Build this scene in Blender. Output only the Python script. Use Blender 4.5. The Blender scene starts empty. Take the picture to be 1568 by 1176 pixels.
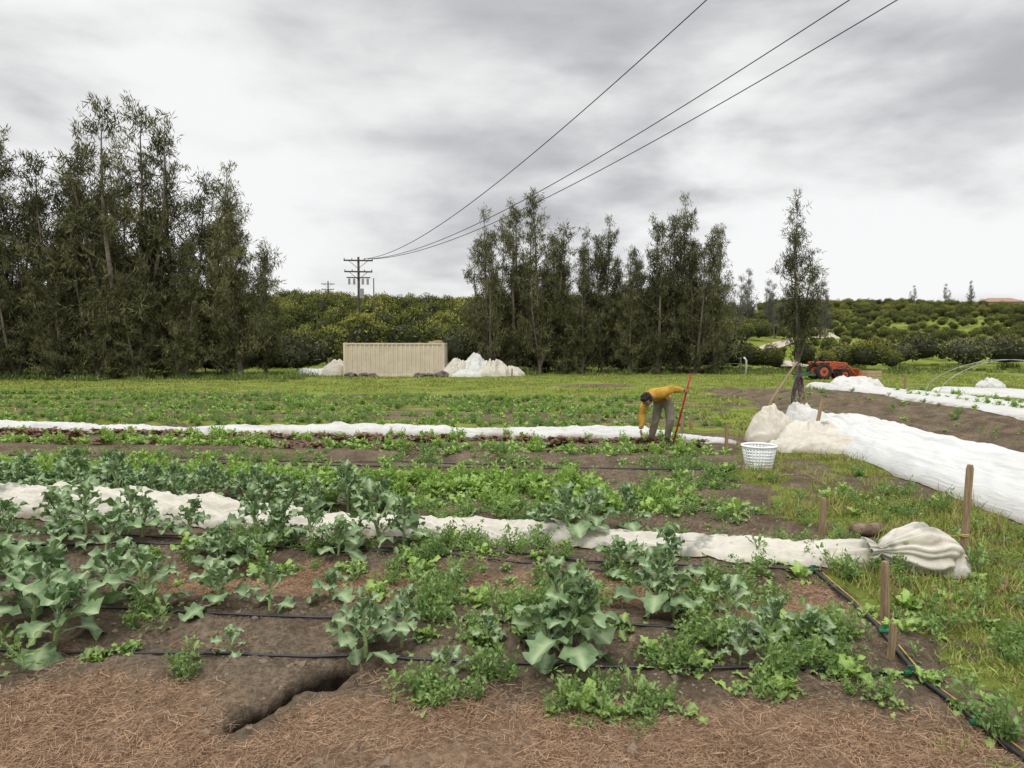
import bpy, math, random, bmesh
import numpy as np
from mathutils import Vector, Matrix, Euler, noise as mn
rng=np.random.default_rng(11); random.seed(11)
scene=bpy.context.scene
COL=scene.collection
# ------------------------------------------------------------------ helpers
def sst(a,b,t):
    t=np.clip((np.asarray(t,float)-a)/(b-a),0,1); return t*t*(3-2*t)
def _h(i,j,s):
    n=(i*374761393+j*668265263+s*974711)&0x7fffffff
    n=((n^(n>>13))*1274126177)&0x7fffffff
    n=(n^(n>>16))&0xffff
    return n/65535.0
def vn(x,y,s=0):
    x=np.asarray(x,float);y=np.asarray(y,float)
    i=np.floor(x).astype(np.int64);j=np.floor(y).astype(np.int64)
    fx=x-i;fy=y-j;fx=fx*fx*(3-2*fx);fy=fy*fy*(3-2*fy)
    return (_h(i,j,s)*(1-fx)+_h(i+1,j,s)*fx)*(1-fy)+(_h(i,j+1,s)*(1-fx)+_h(i+1,j+1,s)*fx)*fy
def fbm(x,y,s=0,o=4):
    a=0;amp=.5;f=1
    for k in range(o):
        a=a+amp*vn(x*f+k*17.3,y*f-k*9.1,s+k);amp*=.5;f*=2.03
    return a
def mkmesh(name,V,F,mats=(),midx=None,attrs=None,smooth=False):
    V=np.asarray(V,np.float32);F=np.asarray(F,np.int32);k=F.shape[1]
    me=bpy.data.meshes.new(name)
    me.vertices.add(len(V));me.vertices.foreach_set('co',V.ravel())
    me.loops.add(F.size);me.loops.foreach_set('vertex_index',F.ravel())
    me.polygons.add(len(F));me.polygons.foreach_set('loop_start',np.arange(0,F.size,k,dtype=np.int32))
    for m in mats: me.materials.append(m)
    if midx is not None: me.polygons.foreach_set('material_index',np.asarray(midx,np.int32))
    me.update(calc_edges=True)
    me.polygons.foreach_set('use_smooth',np.full(len(F),smooth,dtype=bool))
    if attrs:
        for n,a in attrs.items():
            at=me.attributes.new(n,'FLOAT','POINT');at.data.foreach_set('value',np.asarray(a,np.float32))
    me.validate()
    return me
def addob(name,me,loc=(0,0,0),rot=(0,0,0),sc=(1,1,1),parent=None,link=True):
    o=bpy.data.objects.new(name,me);o.location=loc;o.rotation_euler=rot
    o.scale=sc if hasattr(sc,'__len__') else (sc,sc,sc)
    if link: COL.objects.link(o)
    if parent: o.parent=parent
    return o
def empty(name,loc=(0,0,0),rotz=0):
    o=bpy.data.objects.new(name,None);o.location=loc;o.rotation_euler=(0,0,rotz);o.empty_display_size=.2;COL.objects.link(o);return o
class Bd:
    def __init__(s): s.V=[];s.F=[];s.M=[]
    def add(s,V,F,m=0):
        b=len(s.V);s.V+= [tuple(v) for v in V];s.F+=[tuple(i+b for i in f) for f in F];s.M+=[m]*len(F)
    def box(s,c,d,m=0,rot=(0,0,0),taper=1.0):
        R=Euler(rot).to_matrix();V=[]
        for z in(-.5,.5):
            k=taper if z>0 else 1
            for x,y in((-.5,-.5),(.5,-.5),(.5,.5),(-.5,.5)):
                V.append(Vector(c)+R@Vector((x*d[0]*k,y*d[1]*k,z*d[2])))
        s.add(V,[(3,2,1,0),(4,5,6,7),(0,1,5,4),(1,2,6,5),(2,3,7,6),(3,0,4,7)],m)
    def tube(s,P,R,n=8,m=0,cap=True):
        P=[Vector(p) for p in P]
        if not hasattr(R,'__len__'): R=[R]*len(P)
        V=[];F=[]
        for i,p in enumerate(P):
            t=(P[min(i+1,len(P)-1)]-P[max(i-1,0)])
            if t.length<1e-9: t=Vector((0,0,1))
            t.normalize()
            a=Vector((0,0,1)) if abs(t.z)<.9 else Vector((0,1,0))
            u=t.cross(a).normalized();w=t.cross(u)
            for k in range(n):
                an=2*math.pi*k/n;V.append(p+(u*math.cos(an)+w*math.sin(an))*R[i])
        for i in range(len(P)-1):
            for k in range(n):
                F.append((i*n+k,i*n+(k+1)%n,(i+1)*n+(k+1)%n,(i+1)*n+k))
        if cap:
            F.append(tuple(range(n))[::-1]);F.append(tuple(range((len(P)-1)*n,len(P)*n)))
        s.add(V,F,m)
    def torus(s,c,R,r,axis='y',n=28,k=10,m=0,sq=1.0):
        V=[];F=[]
        for i in range(n):
            a=2*math.pi*i/n
            for j in range(k):
                b=2*math.pi*j/k;q=R+r*math.cos(b);h=r*math.sin(b)*sq
                p={'y':(q*math.cos(a),h,q*math.sin(a)),'z':(q*math.cos(a),q*math.sin(a),h)}[axis]
                V.append((c[0]+p[0],c[1]+p[1],c[2]+p[2]))
        for i in range(n):
            for j in range(k):
                F.append((i*k+j,((i+1)%n)*k+j,((i+1)%n)*k+(j+1)%k,i*k+(j+1)%k))
        s.add(V,F,m)
    def obj(s,name,mats,parent=None,smooth=False,bevel=0,loc=(0,0,0),rot=(0,0,0)):
        me=bpy.data.meshes.new(name);me.from_pydata(s.V,[],s.F)
        for m in mats: me.materials.append(m)
        me.polygons.foreach_set('material_index',s.M)
        me.polygons.foreach_set('use_smooth',[smooth]*len(s.F));me.update()
        o=addob(name,me,loc,rot,parent=parent)
        if bevel:
            b=o.modifiers.new('bevel','BEVEL');b.width=bevel;b.segments=2;b.limit_method='ANGLE'
        return o
# ------------------------------------------------------------------ materials
def nm(name):
    m=bpy.data.materials.new(name);m.use_nodes=True;nt=m.node_tree
    for n in list(nt.nodes): nt.nodes.remove(n)
    out=nt.nodes.new('ShaderNodeOutputMaterial')
    return m,nt,out
def N(nt,t,ins=None,**kw):
    n=nt.nodes.new(t)
    for k,v in kw.items(): setattr(n,k,v)
    if ins:
        for k,v in ins.items():
            if isinstance(v,bpy.types.NodeSocket): nt.links.new(v,n.inputs[k])
            else: n.inputs[k].default_value=v
    return n
def c4(c): return (c[0],c[1],c[2],1)
def mixc(nt,f,a,b,bt='MIX'):
    n=nt.nodes.new('ShaderNodeMix');n.data_type='RGBA';n.blend_type=bt
    for s,v in((n.inputs[0],f),(n.inputs[6],a),(n.inputs[7],b)):
        if isinstance(v,bpy.types.NodeSocket): nt.links.new(v,s)
        else: s.default_value=v if not isinstance(v,tuple) or len(v)==4 else c4(v)
    return n.outputs[2]
def math_(nt,op,a,b=0,clamp=False):
    n=nt.nodes.new('ShaderNodeMath');n.operation=op;n.use_clamp=clamp
    for s,v in((n.inputs[0],a),(n.inputs[1],b)):
        if isinstance(v,bpy.types.NodeSocket): nt.links.new(v,s)
        else: s.default_value=v
    return n.outputs[0]
def mrange(nt,v,a,b,c=0,d=1,smooth=True):
    n=nt.nodes.new('ShaderNodeMapRange');n.interpolation_type='SMOOTHSTEP' if smooth else 'LINEAR'
    nt.links.new(v,n.inputs[0])
    for i,x in enumerate((a,b,c,d)): n.inputs[i+1].default_value=x
    return n.outputs[0]
def leafmat(name,dark,light,rough=.5,tr=.25,vein=None,objvar=.5,matte=False,tip=None):
    m,nt,out=nm(name)
    at=N(nt,'ShaderNodeAttribute',attribute_name='v')
    oi=N(nt,'ShaderNodeObjectInfo')
    f=math_(nt,'ADD',at.outputs['Fac'],math_(nt,'MULTIPLY',math_(nt,'SUBTRACT',oi.outputs['Random'],.5),objvar),True)
    col=mixc(nt,f,c4(dark),c4(light))
    if tip: col=mixc(nt,mrange(nt,f,.72,1.0,0,.8),col,c4(tip))
    if vein:
        va=N(nt,'ShaderNodeAttribute',attribute_name='vein')
        tc=N(nt,'ShaderNodeTexCoord')
        no=N(nt,'ShaderNodeTexNoise',{'Vector':tc.outputs['Object'],'Scale':26,'Detail':3})
        col=mixc(nt,mrange(nt,no.outputs['Fac'],.35,.7,0,.4),col,c4([x*1.5 for x in light]))
        col=mixc(nt,math_(nt,'MULTIPLY',va.outputs['Fac'],.8),col,c4(vein))
    if matte: p=N(nt,'ShaderNodeBsdfDiffuse',{'Color':col})
    else: p=N(nt,'ShaderNodeBsdfPrincipled',{'Base Color':col,'Roughness':rough,'Specular IOR Level':.3})
    if tr>0:
        t=N(nt,'ShaderNodeBsdfTranslucent',{'Color':mixc(nt,.5,col,c4([light[0]*1.3,light[1]*1.6,light[2]*.7]))})
        p=N(nt,'ShaderNodeMixShader',{0:tr,1:p.outputs[0],2:t.outputs[0]})
    nt.links.new(p.outputs[0],out.inputs[0]);return m
def solid(name,c,rough=.7,var=.25,scale=6,metal=0,bump=0,c2=None,spec=.3):
    m,nt,out=nm(name)
    tc=N(nt,'ShaderNodeTexCoord')
    no=N(nt,'ShaderNodeTexNoise',{'Vector':tc.outputs['Object'],'Scale':scale,'Detail':5,'Roughness':.65})
    a=c4([x*(1-var) for x in c]);b=c4(c2) if c2 else c4([min(1,x*(1+var*.6)) for x in c])
    col=mixc(nt,mrange(nt,no.outputs['Fac'],.3,.7),a,b)
    p=N(nt,'ShaderNodeBsdfPrincipled',{'Base Color':col,'Roughness':rough,'Metallic':metal,'Specular IOR Level':spec})
    if bump:
        bu=N(nt,'ShaderNodeBump',{'Strength':bump,'Distance':.02,'Height':no.outputs['Fac']});nt.links.new(bu.outputs[0],p.inputs['Normal'])
    nt.links.new(p.outputs[0],out.inputs[0]);return m
def woodmat(name,c):
    m,nt,out=nm(name)
    tc=N(nt,'ShaderNodeTexCoord');mp=N(nt,'ShaderNodeMapping',{'Vector':tc.outputs['Object'],'Scale':(60,60,5)})
    no=N(nt,'ShaderNodeTexNoise',{'Vector':mp.outputs[0],'Scale':1,'Detail':6,'Roughness':.7})
    col=mixc(nt,mrange(nt,no.outputs['Fac'],.3,.7),c4([x*.5 for x in c]),c4([x*1.25 for x in c]))
    bu=N(nt,'ShaderNodeBump',{'Strength':.5,'Distance':.005,'Height':no.outputs['Fac']})
    p=N(nt,'ShaderNodeBsdfPrincipled',{'Base Color':col,'Roughness':.85,'Normal':bu.outputs[0]})
    nt.links.new(p.outputs[0],out.inputs[0]);return m
def clothmat(name,c,dirt=(.42,.36,.28),dirtamt=.5,tr=.3,dark=None,scale=2.2,stretch=(1,1,1)):
    m,nt,out=nm(name)
    tc=N(nt,'ShaderNodeTexCoord')
    mp=N(nt,'ShaderNodeMapping',{'Vector':tc.outputs['Object'],'Scale':stretch})
    n1=N(nt,'ShaderNodeTexNoise',{'Vector':mp.outputs[0],'Scale':scale,'Detail':6,'Roughness':.65})
    n2=N(nt,'ShaderNodeTexNoise',{'Vector':mp.outputs[0],'Scale':6,'Detail':3,'Roughness':.5,'Distortion':1.0})
    ge=N(nt,'ShaderNodeSeparateXYZ',{0:N(nt,'ShaderNodeNewGeometry').outputs['Position']})
    low=mrange(nt,ge.outputs[2],.10,.0,0,.7)
    rid=math_(nt,'ABSOLUTE',math_(nt,'SUBTRACT',n2.outputs['Fac'],.5))
    col=mixc(nt,mrange(nt,n1.outputs['Fac'],.48,.78,0,dirtamt),c4(c),c4(dirt))
    col=mixc(nt,math_(nt,'MULTIPLY',low,mrange(nt,n1.outputs['Fac'],.38,.6)),col,(.30,.23,.16,1))
    if dark:
        n3=N(nt,'ShaderNodeTexNoise',{'Vector':tc.outputs['Object'],'Scale':2.1,'Detail':3})
        f=mrange(nt,n3.outputs['Fac'],.55,.63,0,1)
        f=math_(nt,'MULTIPLY',f,mrange(nt,n2.outputs['Fac'],.35,.6,.15,.8))
        col=mixc(nt,f,col,c4(dark))
    bu=N(nt,'ShaderNodeBump',{'Strength':.7,'Distance':.035,'Height':rid})
    p=N(nt,'ShaderNodeBsdfPrincipled',{'Base Color':col,'Roughness':.75,'Specular IOR Level':.2,'Normal':bu.outputs[0]})
    t=N(nt,'ShaderNodeBsdfTranslucent',{'Color':col})
    mx=N(nt,'ShaderNodeMixShader',{0:tr,1:p.outputs[0],2:t.outputs[0]})
    nt.links.new(mx.outputs[0],out.inputs[0]);return m

M_tree=leafmat('casuarina_foliage',(.042,.047,.024),(.170,.170,.082),.7,0,objvar=.45,matte=True)
M_tree_far=leafmat('grey_foliage',(.055,.062,.05),(.15,.16,.12),.7,0,objvar=.4,matte=True)
M_bark=solid('bark',(.17,.14,.115),.95,.5,8,bump=.5)
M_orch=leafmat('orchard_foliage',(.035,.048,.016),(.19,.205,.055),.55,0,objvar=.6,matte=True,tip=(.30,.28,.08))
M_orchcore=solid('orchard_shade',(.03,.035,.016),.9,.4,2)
M_kale=leafmat('kale_leaf',(.068,.120,.050),(.175,.255,.120),.62,.15,vein=(.38,.46,.26),objvar=.4)
M_kstem=solid('kale_stem',(.26,.34,.13),.6,.3,20)
M_green=leafmat('greens_leaf',(.09,.17,.03),(.26,.38,.085),.6,.25,vein=(.34,.44,.18),objvar=.5)
M_green2=leafmat('weed_leaf',(.07,.125,.035),(.20,.29,.09),.65,.25,vein=(.28,.36,.15),objvar=.6)
M_red=leafmat('red_lettuce_leaf',(.06,.028,.02),(.17,.08,.05),.5,.15,vein=(.2,.14,.08),objvar=.5)
M_grass=leafmat('grass_blade',(.13,.175,.035),(.33,.37,.10),.6,0,objvar=.6,matte=True)
M_dry=leafmat('dry_straw',(.22,.14,.09),(.46,.31,.20),.8,0,objvar=.5,matte=True)
M_weedy=leafmat('tall_weed_blade',(.07,.11,.03),(.20,.26,.075),.6,0,objvar=.6,matte=True)
M_clod=solid('soil_clod',(.20,.15,.105),.95,.5,12)
M_rock=solid('stone',(.13,.115,.1),.9,.4,5,bump=.5)
M_cloth=clothmat('row_cover_fabric',(.72,.72,.69),dirtamt=.5)
M_clothL=clothmat('row_cover_fabric_taut',(.70,.705,.69),dirtamt=.35,scale=1.2,stretch=(2.2,.22,1.2),tr=.2)
M_clothB=clothmat('row_cover_fabric_stained',(.74,.70,.61),dirtamt=.5,dark=(.20,.22,.18))
M_clothT=clothmat('row_cover_fabric_tan',(.70,.655,.56),dirtamt=.6)
M_black=solid('black_drip_hose',(.018,.018,.022),.45,.3,30,spec=.5)
M_wood=woodmat('weathered_stake_wood',(.27,.19,.11))
M_pole=woodmat('utility_pole_wood',(.075,.055,.045))
M_steel=solid('galvanised_steel',(.35,.36,.37),.5,.3,10,metal=.4)
M_wire=solid('wire',(.03,.03,.033),.6,.2)
# ------------------------------------------------------------------ terrain
def big(x,y):
    x=np.asarray(x,float);y=np.asarray(y,float)
    u=x/np.maximum(y,25)
    wr=sst(.20,.40,u)
    hl=8.4*sst(54,140,y)
    hr=np.interp(y,[0,56,80,130,200,262,330,5000],[0,0,1.2,5.4,10.6,16.6,17.5,17.5])
    h=hl*(1-wr)+hr*wr
    h=h+(fbm(x/38,y/38,5,3)-.45)*(3.2+5*wr*(1-sst(200,250,y)))*sst(75,130,y)
    h=h+(-1.0)*sst(.12,.3,u)*sst(62,75,y)*(1-sst(80,100,y))
    return h*(1-sst(330,800,y))-12*sst(500,1500,y)
CR0=np.array([-1.42,3.34]);CR1=np.array([-.93,3.92])
def rowc(x,y): return y+.12*x
def crk(x,y):
    d=CR1-CR0;L=np.hypot(*d);t=((x-CR0[0])*d[0]+(y-CR0[1])*d[1])/L/L
    off=((x-CR0[0])*d[1]-(y-CR0[1])*d[0])/L+(fbm(x*5,y*5,31,3)-.44)*.2
    return t,off
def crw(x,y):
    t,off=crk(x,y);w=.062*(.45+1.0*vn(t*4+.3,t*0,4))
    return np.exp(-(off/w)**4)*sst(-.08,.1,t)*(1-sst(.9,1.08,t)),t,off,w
def near(x,y):
    m=1-sst(17,24,y)
    left=1-sst(-.1,.4,x-bedx(y))
    c=rowc(x,y)
    z=(fbm(x*1.3,y*1.3,2,4)-.47)*.09*m
    z=z+(fbm(x*7,y*7,7,3)-.44)*.075*m*left
    z=z+(fbm(x*24,y*24,9,2)-.37)*.034*m*left*(1-sst(8,12,y))
    z=z+.04*np.sin(c*2*math.pi/1.45+.6)*m*left*sst(3.9,4.3,y)
    cr,t,off,w=crw(x,y)
    z=z-.16*cr
    for (hx,hy,hr) in ((-2.15,3.3,.09),(-1.9,3.85,.13),(.0,8.3,.25),(-.1,9.0,.2),(1.35,10.6,.3)):
        q=np.hypot(x-hx,(y-hy)*1.2)/hr*(.8+.6*vn(x*9,y*9,77))
        z=z-.08*np.exp(-q**4)
    z=z+.06*np.cos((x+.06*y)*2*math.pi/1.05)*plowed(x,y)
    return z
def bedx(y): return np.interp(y,[2,3.07,4.2,5.5,7,9,11,13,18,30],[2.05,2.2,2.42,2.62,3.0,3.35,3.9,4.5,5.3,8])
def plowed(x,y):
    j=(fbm(x*.7,y*.7,61,3)-.44)*1.3
    l=np.interp(y,[5,8,16,31],[7.6,7.6,7.4,8.6]);r=np.interp(y,[5,8,16,24,33],[10,11.0,12.8,14.4,16.4])
    return sst(-.3,.3,x-l+j)*(1-sst(-.3,.4,x-r+j))*(1-sst(29,32,y+j))
def H(x,y): return big(x,y)+near(x,y)
def axis(segs):
    a=[segs[0][0]]
    for (p,q,st) in segs:
        n=max(1,int(round((q-p)/st)));a+=list(np.linspace(p,q,n+1)[1:])
    return np.array(a)
xs=axis([(-1500,-300,150),(-300,-100,12),(-100,-30,4),(-30,-14,.8),(-14,-5,.16),(-5,-3,.06),(-3,-1.7,.022),(-1.7,-.7,.012),(-.7,3,.022),(3,5,.05),(5,16,.13),(16,30,.8),(30,120,4),(120,300,12),(300,1500,150)])
ys=axis([(-60,0,6),(0,2.4,.3),(2.4,3.2,.02),(3.2,4.05,.012),(4.05,5,.02),(5,8,.04),(8,15,.09),(15,26,.2),(26,60,.8),(60,160,3),(160,360,8),(360,2500,120)])
X,Y=np.meshgrid(xs,ys);X=X.ravel();Y=Y.ravel()
Z=H(X,Y)
nx=len(xs);ny=len(ys)
idx=np.arange(nx*ny).reshape(ny,nx)
F=np.stack([idx[:-1,:-1].ravel(),idx[:-1,1:].ravel(),idx[1:,1:].ravel(),idx[1:,:-1].ravel()],1)
def zones(x,y):
    n1=fbm(x*.9,y*.9,21,4);n2=fbm(x*3.1,y*3.1,23,3);n3=fbm(x*.22,y*.22,25,3)
    left=1-sst(-.25,.3,x-bedx(y)+(n1-.45)*1.2)
    bed=.08+.35*sst(.5,.62,n1)*sst(5,8,y)
    c=rowc(x,y)
    rows=.12+.85*sst(.30,.62,n2*.45+.15+.30*np.cos((c-15.9)*2*math.pi/1.1)+.5*(n3-.4))
    farg=.62+.38*sst(.3,.5,n1*.6+n3*.4)-.35*sst(.55,.8,.5+.5*np.cos(c*2*math.pi/1.6))*sst(.42,.55,n3)*(1-sst(34,38,y))
    fb=bed*(1-sst(14.6,15.4,c))+rows*sst(14.6,15.4,c)
    fb=fb*(1-sst(25,28,c))+farg*sst(25,28,c)
    rt=.25+.75*sst(.36,.52,n1*.65+n2*.35)
    g=np.where(y<34,fb*left+rt*(1-left),farg)
    pl=plowed(x,y)
    g=g*(1-pl)+pl*(.08+.42*sst(.65,.97,.5+.5*np.cos((x+.06*y)*2*math.pi/1.05))*sst(.42,.54,n1))
    q=np.hypot((x-4.2)/2.2,(y-33)/1.6);g=g*(1-.8*np.exp(-q**4))
    straw=(1-sst(3.25,3.65,y+(n1-.45)*.9+.05*x))*left
    straw=np.maximum(straw,sst(4.75,4.95,c+(n2-.45)*.4)*(1-sst(5.5,5.75,c+(n2-.45)*.4))*left*sst(-3.4,-2.4,x))
    t,off=crk(x,y);straw=straw*(1-np.exp(-(off/.2)**4)*sst(-.25,0,t)*(1-sst(1,1.25,t)))
    return np.clip(g,0,1),np.clip(straw,0,1)
G,S=zones(X,Y)
m,nt,out=nm('field_ground')
ge=N(nt,'ShaderNodeNewGeometry')
pos=ge.outputs['Position']
ag=N(nt,'ShaderNodeAttribute',attribute_name='grass').outputs['Fac'];as_=N(nt,'ShaderNodeAttribute',attribute_name='straw').outputs['Fac']
a_shade=N(nt,'ShaderNodeAttribute',attribute_name='crack_shade').outputs['Fac']
nA=N(nt,'ShaderNodeTexNoise',{'Vector':pos,'Scale':1.6,'Detail':6,'Roughness':.7}).outputs['Fac']
nB=N(nt,'ShaderNodeTexNoise',{'Vector':pos,'Scale':26,'Detail':5,'Roughness':.75}).outputs['Fac']
nC=N(nt,'ShaderNodeTexNoise',{'Vector':pos,'Scale':.25,'Detail':4,'Roughness':.6}).outputs['Fac']
mpS=N(nt,'ShaderNodeMapping',{'Vector':pos,'Scale':(.35,2.6,1)})
nR=N(nt,'ShaderNodeTexNoise',{'Vector':mpS.outputs[0],'Scale':1,'Detail':5,'Roughness':.7}).outputs['Fac']
soil=mixc(nt,mrange(nt,nA,.3,.7),(.115,.088,.062,1),(.275,.215,.152,1))
soil=mixc(nt,mrange(nt,nB,.34,.66),mixc(nt,.7,soil,(.055,.041,.030,1)),soil)
strc=mixc(nt,mrange(nt,nB,.3,.7),(.17,.108,.07,1),(.35,.24,.16,1))
base=mixc(nt,math_(nt,'MULTIPLY',as_,mrange(nt,nA,.25,.6,.2,.9)),soil,strc)
gr=mixc(nt,mrange(nt,nR,.3,.7),(.115,.16,.03,1),(.26,.30,.07,1))
gr=mixc(nt,mrange(nt,nB,.35,.7,0,.6),gr,(.09,.12,.025,1))
gr=mixc(nt,mrange(nt,nC,.45,.7,0,.5),gr,(.28,.26,.10,1))
gf=math_(nt,'ADD',ag,math_(nt,'MULTIPLY',math_(nt,'SUBTRACT',nB,.5),.9))
base=mixc(nt,mrange(nt,gf,.38,.62),base,gr)
base=mixc(nt,mrange(nt,a_shade,.1,.5,0,.95),base,(.016,.012,.009,1))  # shade inside the soil crack, painted into the ground colour
bu=N(nt,'ShaderNodeBump',{'Strength':1.0,'Distance':.04,'Height':nB})
p=N(nt,'ShaderNodeBsdfDiffuse',{'Color':base,'Normal':bu.outputs[0]})
nt.links.new(p.outputs[0],out.inputs[0])
ground=addob('ground',mkmesh('ground',np.stack([X,Y,Z],1),F,[m],attrs={'grass':G,'straw':S,'crack_shade':crw(X,Y)[0]},smooth=True))
def gz(x,y): return float(H(np.array([x]),np.array([y]))[0])
# ------------------------------------------------------------------ scatter
def scatter(name,protos,pts,rz,sc,ids=None,tilt=None):
    pts=np.asarray(pts,float);n=len(pts)
    z=H(pts[:,0],pts[:,1])
    col=bpy.data.collections.new(name+'_kinds')
    for o in protos: col.objects.link(o)
    me=bpy.data.meshes.new(name);me.vertices.add(n)
    me.vertices.foreach_set('co',np.stack([pts[:,0],pts[:,1],z],1).astype(np.float32).ravel())
    rot=np.zeros((n,3),np.float32);rot[:,2]=rz
    if tilt is not None: rot[:,:2]=tilt
    a=me.attributes.new('rot','FLOAT_VECTOR','POINT');a.data.foreach_set('vector',rot.ravel())
    a=me.attributes.new('scl','FLOAT','POINT');a.data.foreach_set('value',np.asarray(sc,np.float32))
    if ids is None: ids=rng.integers(0,len(protos),n)
    a=me.attributes.new('idx','INT','POINT');a.data.foreach_set('value',np.asarray(ids,np.int32))
    o=addob(name,me)
    ng=bpy.data.node_groups.new(name+'_scatter','GeometryNodeTree')
    ng.interface.new_socket(name='Geometry',in_out='INPUT',socket_type='NodeSocketGeometry')
    ng.interface.new_socket(name='Geometry',in_out='OUTPUT',socket_type='NodeSocketGeometry')
    gi=ng.nodes.new('NodeGroupInput');go=ng.nodes.new('NodeGroupOutput')
    ci=ng.nodes.new('GeometryNodeCollectionInfo');ci.inputs['Collection'].default_value=col
    ci.inputs['Separate Children'].default_value=True;ci.inputs['Reset Children'].default_value=True
    ip=ng.nodes.new('GeometryNodeInstanceOnPoints');ip.inputs['Pick Instance'].default_value=True
    L=ng.links
    def na(nn,t):
        q=ng.nodes.new('GeometryNodeInputNamedAttribute');q.data_type=t;q.inputs['Name'].default_value=nn
        return [s for s in q.outputs if s.enabled and s.name=='Attribute'][0]
    L.new(gi.outputs[0],ip.inputs['Points']);L.new(ci.outputs[0],ip.inputs['Instance'])
    L.new(na('rot','FLOAT_VECTOR'),ip.inputs['Rotation']);L.new(na('scl','FLOAT'),ip.inputs['Scale']);L.new(na('idx','INT'),ip.inputs['Instance Index'])
    L.new(ip.outputs[0],go.inputs[0])
    md=o.modifiers.new('scatter','NODES');md.node_group=ng
    return o
def unit(v): return v/np.maximum(np.linalg.norm(v,axis=1,keepdims=True),1e-9)
def blades(P,D,L,W,shape='blade',tipw=.15):
    n=len(P);r=rng.normal(size=(n,3));s=unit(np.cross(D,r))
    L=np.asarray(L).reshape(-1,1);W=np.asarray(W).reshape(-1,1)
    if shape=='blade':
        V=np.stack([P-s*W/2,P+s*W/2,P+D*L+s*W*tipw,P+D*L-s*W*tipw],1)
    else:
        V=np.stack([P,P+D*L*.45+s*W/2,P+D*L,P+D*L*.45-s*W/2],1)
    return V.reshape(-1,3),np.arange(n*4).reshape(n,4)
def proto(name,V,F,mats,midx=None,attrs=None,smooth=False):
    me=mkmesh(name,V,F,mats,midx,attrs,smooth)
    return bpy.data.objects.new(name,me)
def grass_clump(name,n,rad,hmin,hmax,w,mats,lean=.5,dry=.12):
    a=rng.uniform(0,2*math.pi,n);r=rad*np.sqrt(rng.uniform(0,1,n))
    P=np.stack([r*np.cos(a),r*np.sin(a),np.full(n,-.01)],1)
    D=unit(np.stack([rng.normal(0,lean,n),rng.normal(0,lean,n),np.ones(n)],1))
    L=rng.uniform(hmin,hmax,n)*(1.1-.5*r/rad)
    r2=rng.normal(size=(n,3));s=unit(np.cross(D,r2));W=(w*rng.uniform(.6,1.3,n))[:,None];L=L[:,None]
    mid=P+D*L*.55;D2=unit(D+np.stack([rng.normal(0,.5,n),rng.normal(0,.5,n),np.full(n,-.3)],1));tip=mid+D2*L*.5
    V=np.stack([P-s*W/2,P+s*W/2,mid+s*W*.42,mid-s*W*.42,tip+s*W*.08,tip-s*W*.08],1).reshape(-1,3)
    b=np.arange(n)[:,None]*6
    Fq=np.concatenate([b+np.array([[0,1,2,3]]),b+np.array([[3,2,4,5]])],0)
    mi=(rng.uniform(0,1,n)<dry).astype(int)
    return proto(name,V,Fq,mats,np.concatenate([mi,mi]),{'v':np.repeat(rng.uniform(0,1,n),6)})
def leaf(L,W,elev,droop,pet,lob,ruf,az,base,ns=9,fold=.25,pw=.012,ear=0):
    s=np.linspace(0,1,ns+1);th=elev-droop*s**1.3
    ds=L/ns;r=np.concatenate([[0],np.cumsum(np.cos(th[:-1])*ds)]);z=np.concatenate([[0],np.cumsum(np.sin(th[:-1])*ds)])
    b=np.clip((s-pet)/(1-pet),0,1)
    ph=random.uniform(0,6.28);ph2=random.uniform(0,6.28);tw=random.uniform(-.5,.5);cv=random.uniform(-.25,.25)*L
    ts=np.array([-1,-.55,-.12,.12,.55,1.])
    V=[];vein=[]
    for i in range(ns+1):
        for t in ts:
            pp=ph if t>0 else ph2
            w=W*.5*max(math.sin(math.pi*min(b[i],1)**.85),0)**.5*(1+lob*math.sin(b[i]*17+pp)+lob*.6*math.sin(b[i]*31+pp*2))
            if ear and .12<s[i]<pet: w=max(w,W*.5*ear*max(0,math.sin(s[i]*43+pp)))
            w=max(w,pw*.5*(1 if s[i]<.97 else .3))
            if abs(t)<.2: lat=math.copysign(min(pw*.5*(1.2-s[i]),w),t)
            else: lat=w*t
            k_=w/(W*.5)
            off=fold*abs(lat)+ruf*(abs(t)**2)*(math.sin(s[i]*15+pp)+.6*math.sin(s[i]*33+pp*1.7))*k_+tw*lat*s[i]
            V.append((r[i]-math.sin(th[i])*off,lat+cv*s[i]**2,z[i]+math.cos(th[i])*off));vein.append(1. if abs(t)<.2 else 0.)
    V=np.array(V);ca,sa=math.cos(az),math.sin(az)
    x=V[:,0]*ca-V[:,1]*sa+base[0];y=V[:,0]*sa+V[:,1]*ca+base[1]
    k=len(ts);F=[]
    for i in range(ns):
        for j in range(k-1): F.append((i*k+j,(i+1)*k+j,(i+1)*k+j+1,i*k+j+1))
    return np.stack([x,y,V[:,2]+base[2]],1),np.array(F),np.array(vein)
class Acc:
    def __init__(s): s.V=[];s.F=[];s.M=[];s.v=[];s.w=[];s.n=0
    def add(s,V,F,m=0,v=.5,vein=None):
        s.V.append(V);s.F.append(F+s.n);s.n+=len(V);s.M.append(np.full(len(F),m));
        s.v.append(np.full(len(V),v) if np.isscalar(v) else v);s.w.append(np.zeros(len(V)) if vein is None else vein)
    def mesh(s,name,mats,smooth=True):
        return mkmesh(name,np.concatenate(s.V),np.concatenate(s.F),mats,np.concatenate(s.M),{'v':np.concatenate(s.v),'vein':np.concatenate(s.w)},smooth)
def tubeq(P,R,n=6):
    b=Bd();b.tube(P,R,n,cap=False);return np.array([tuple(v) for v in b.V]),np.array(b.F)
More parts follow.
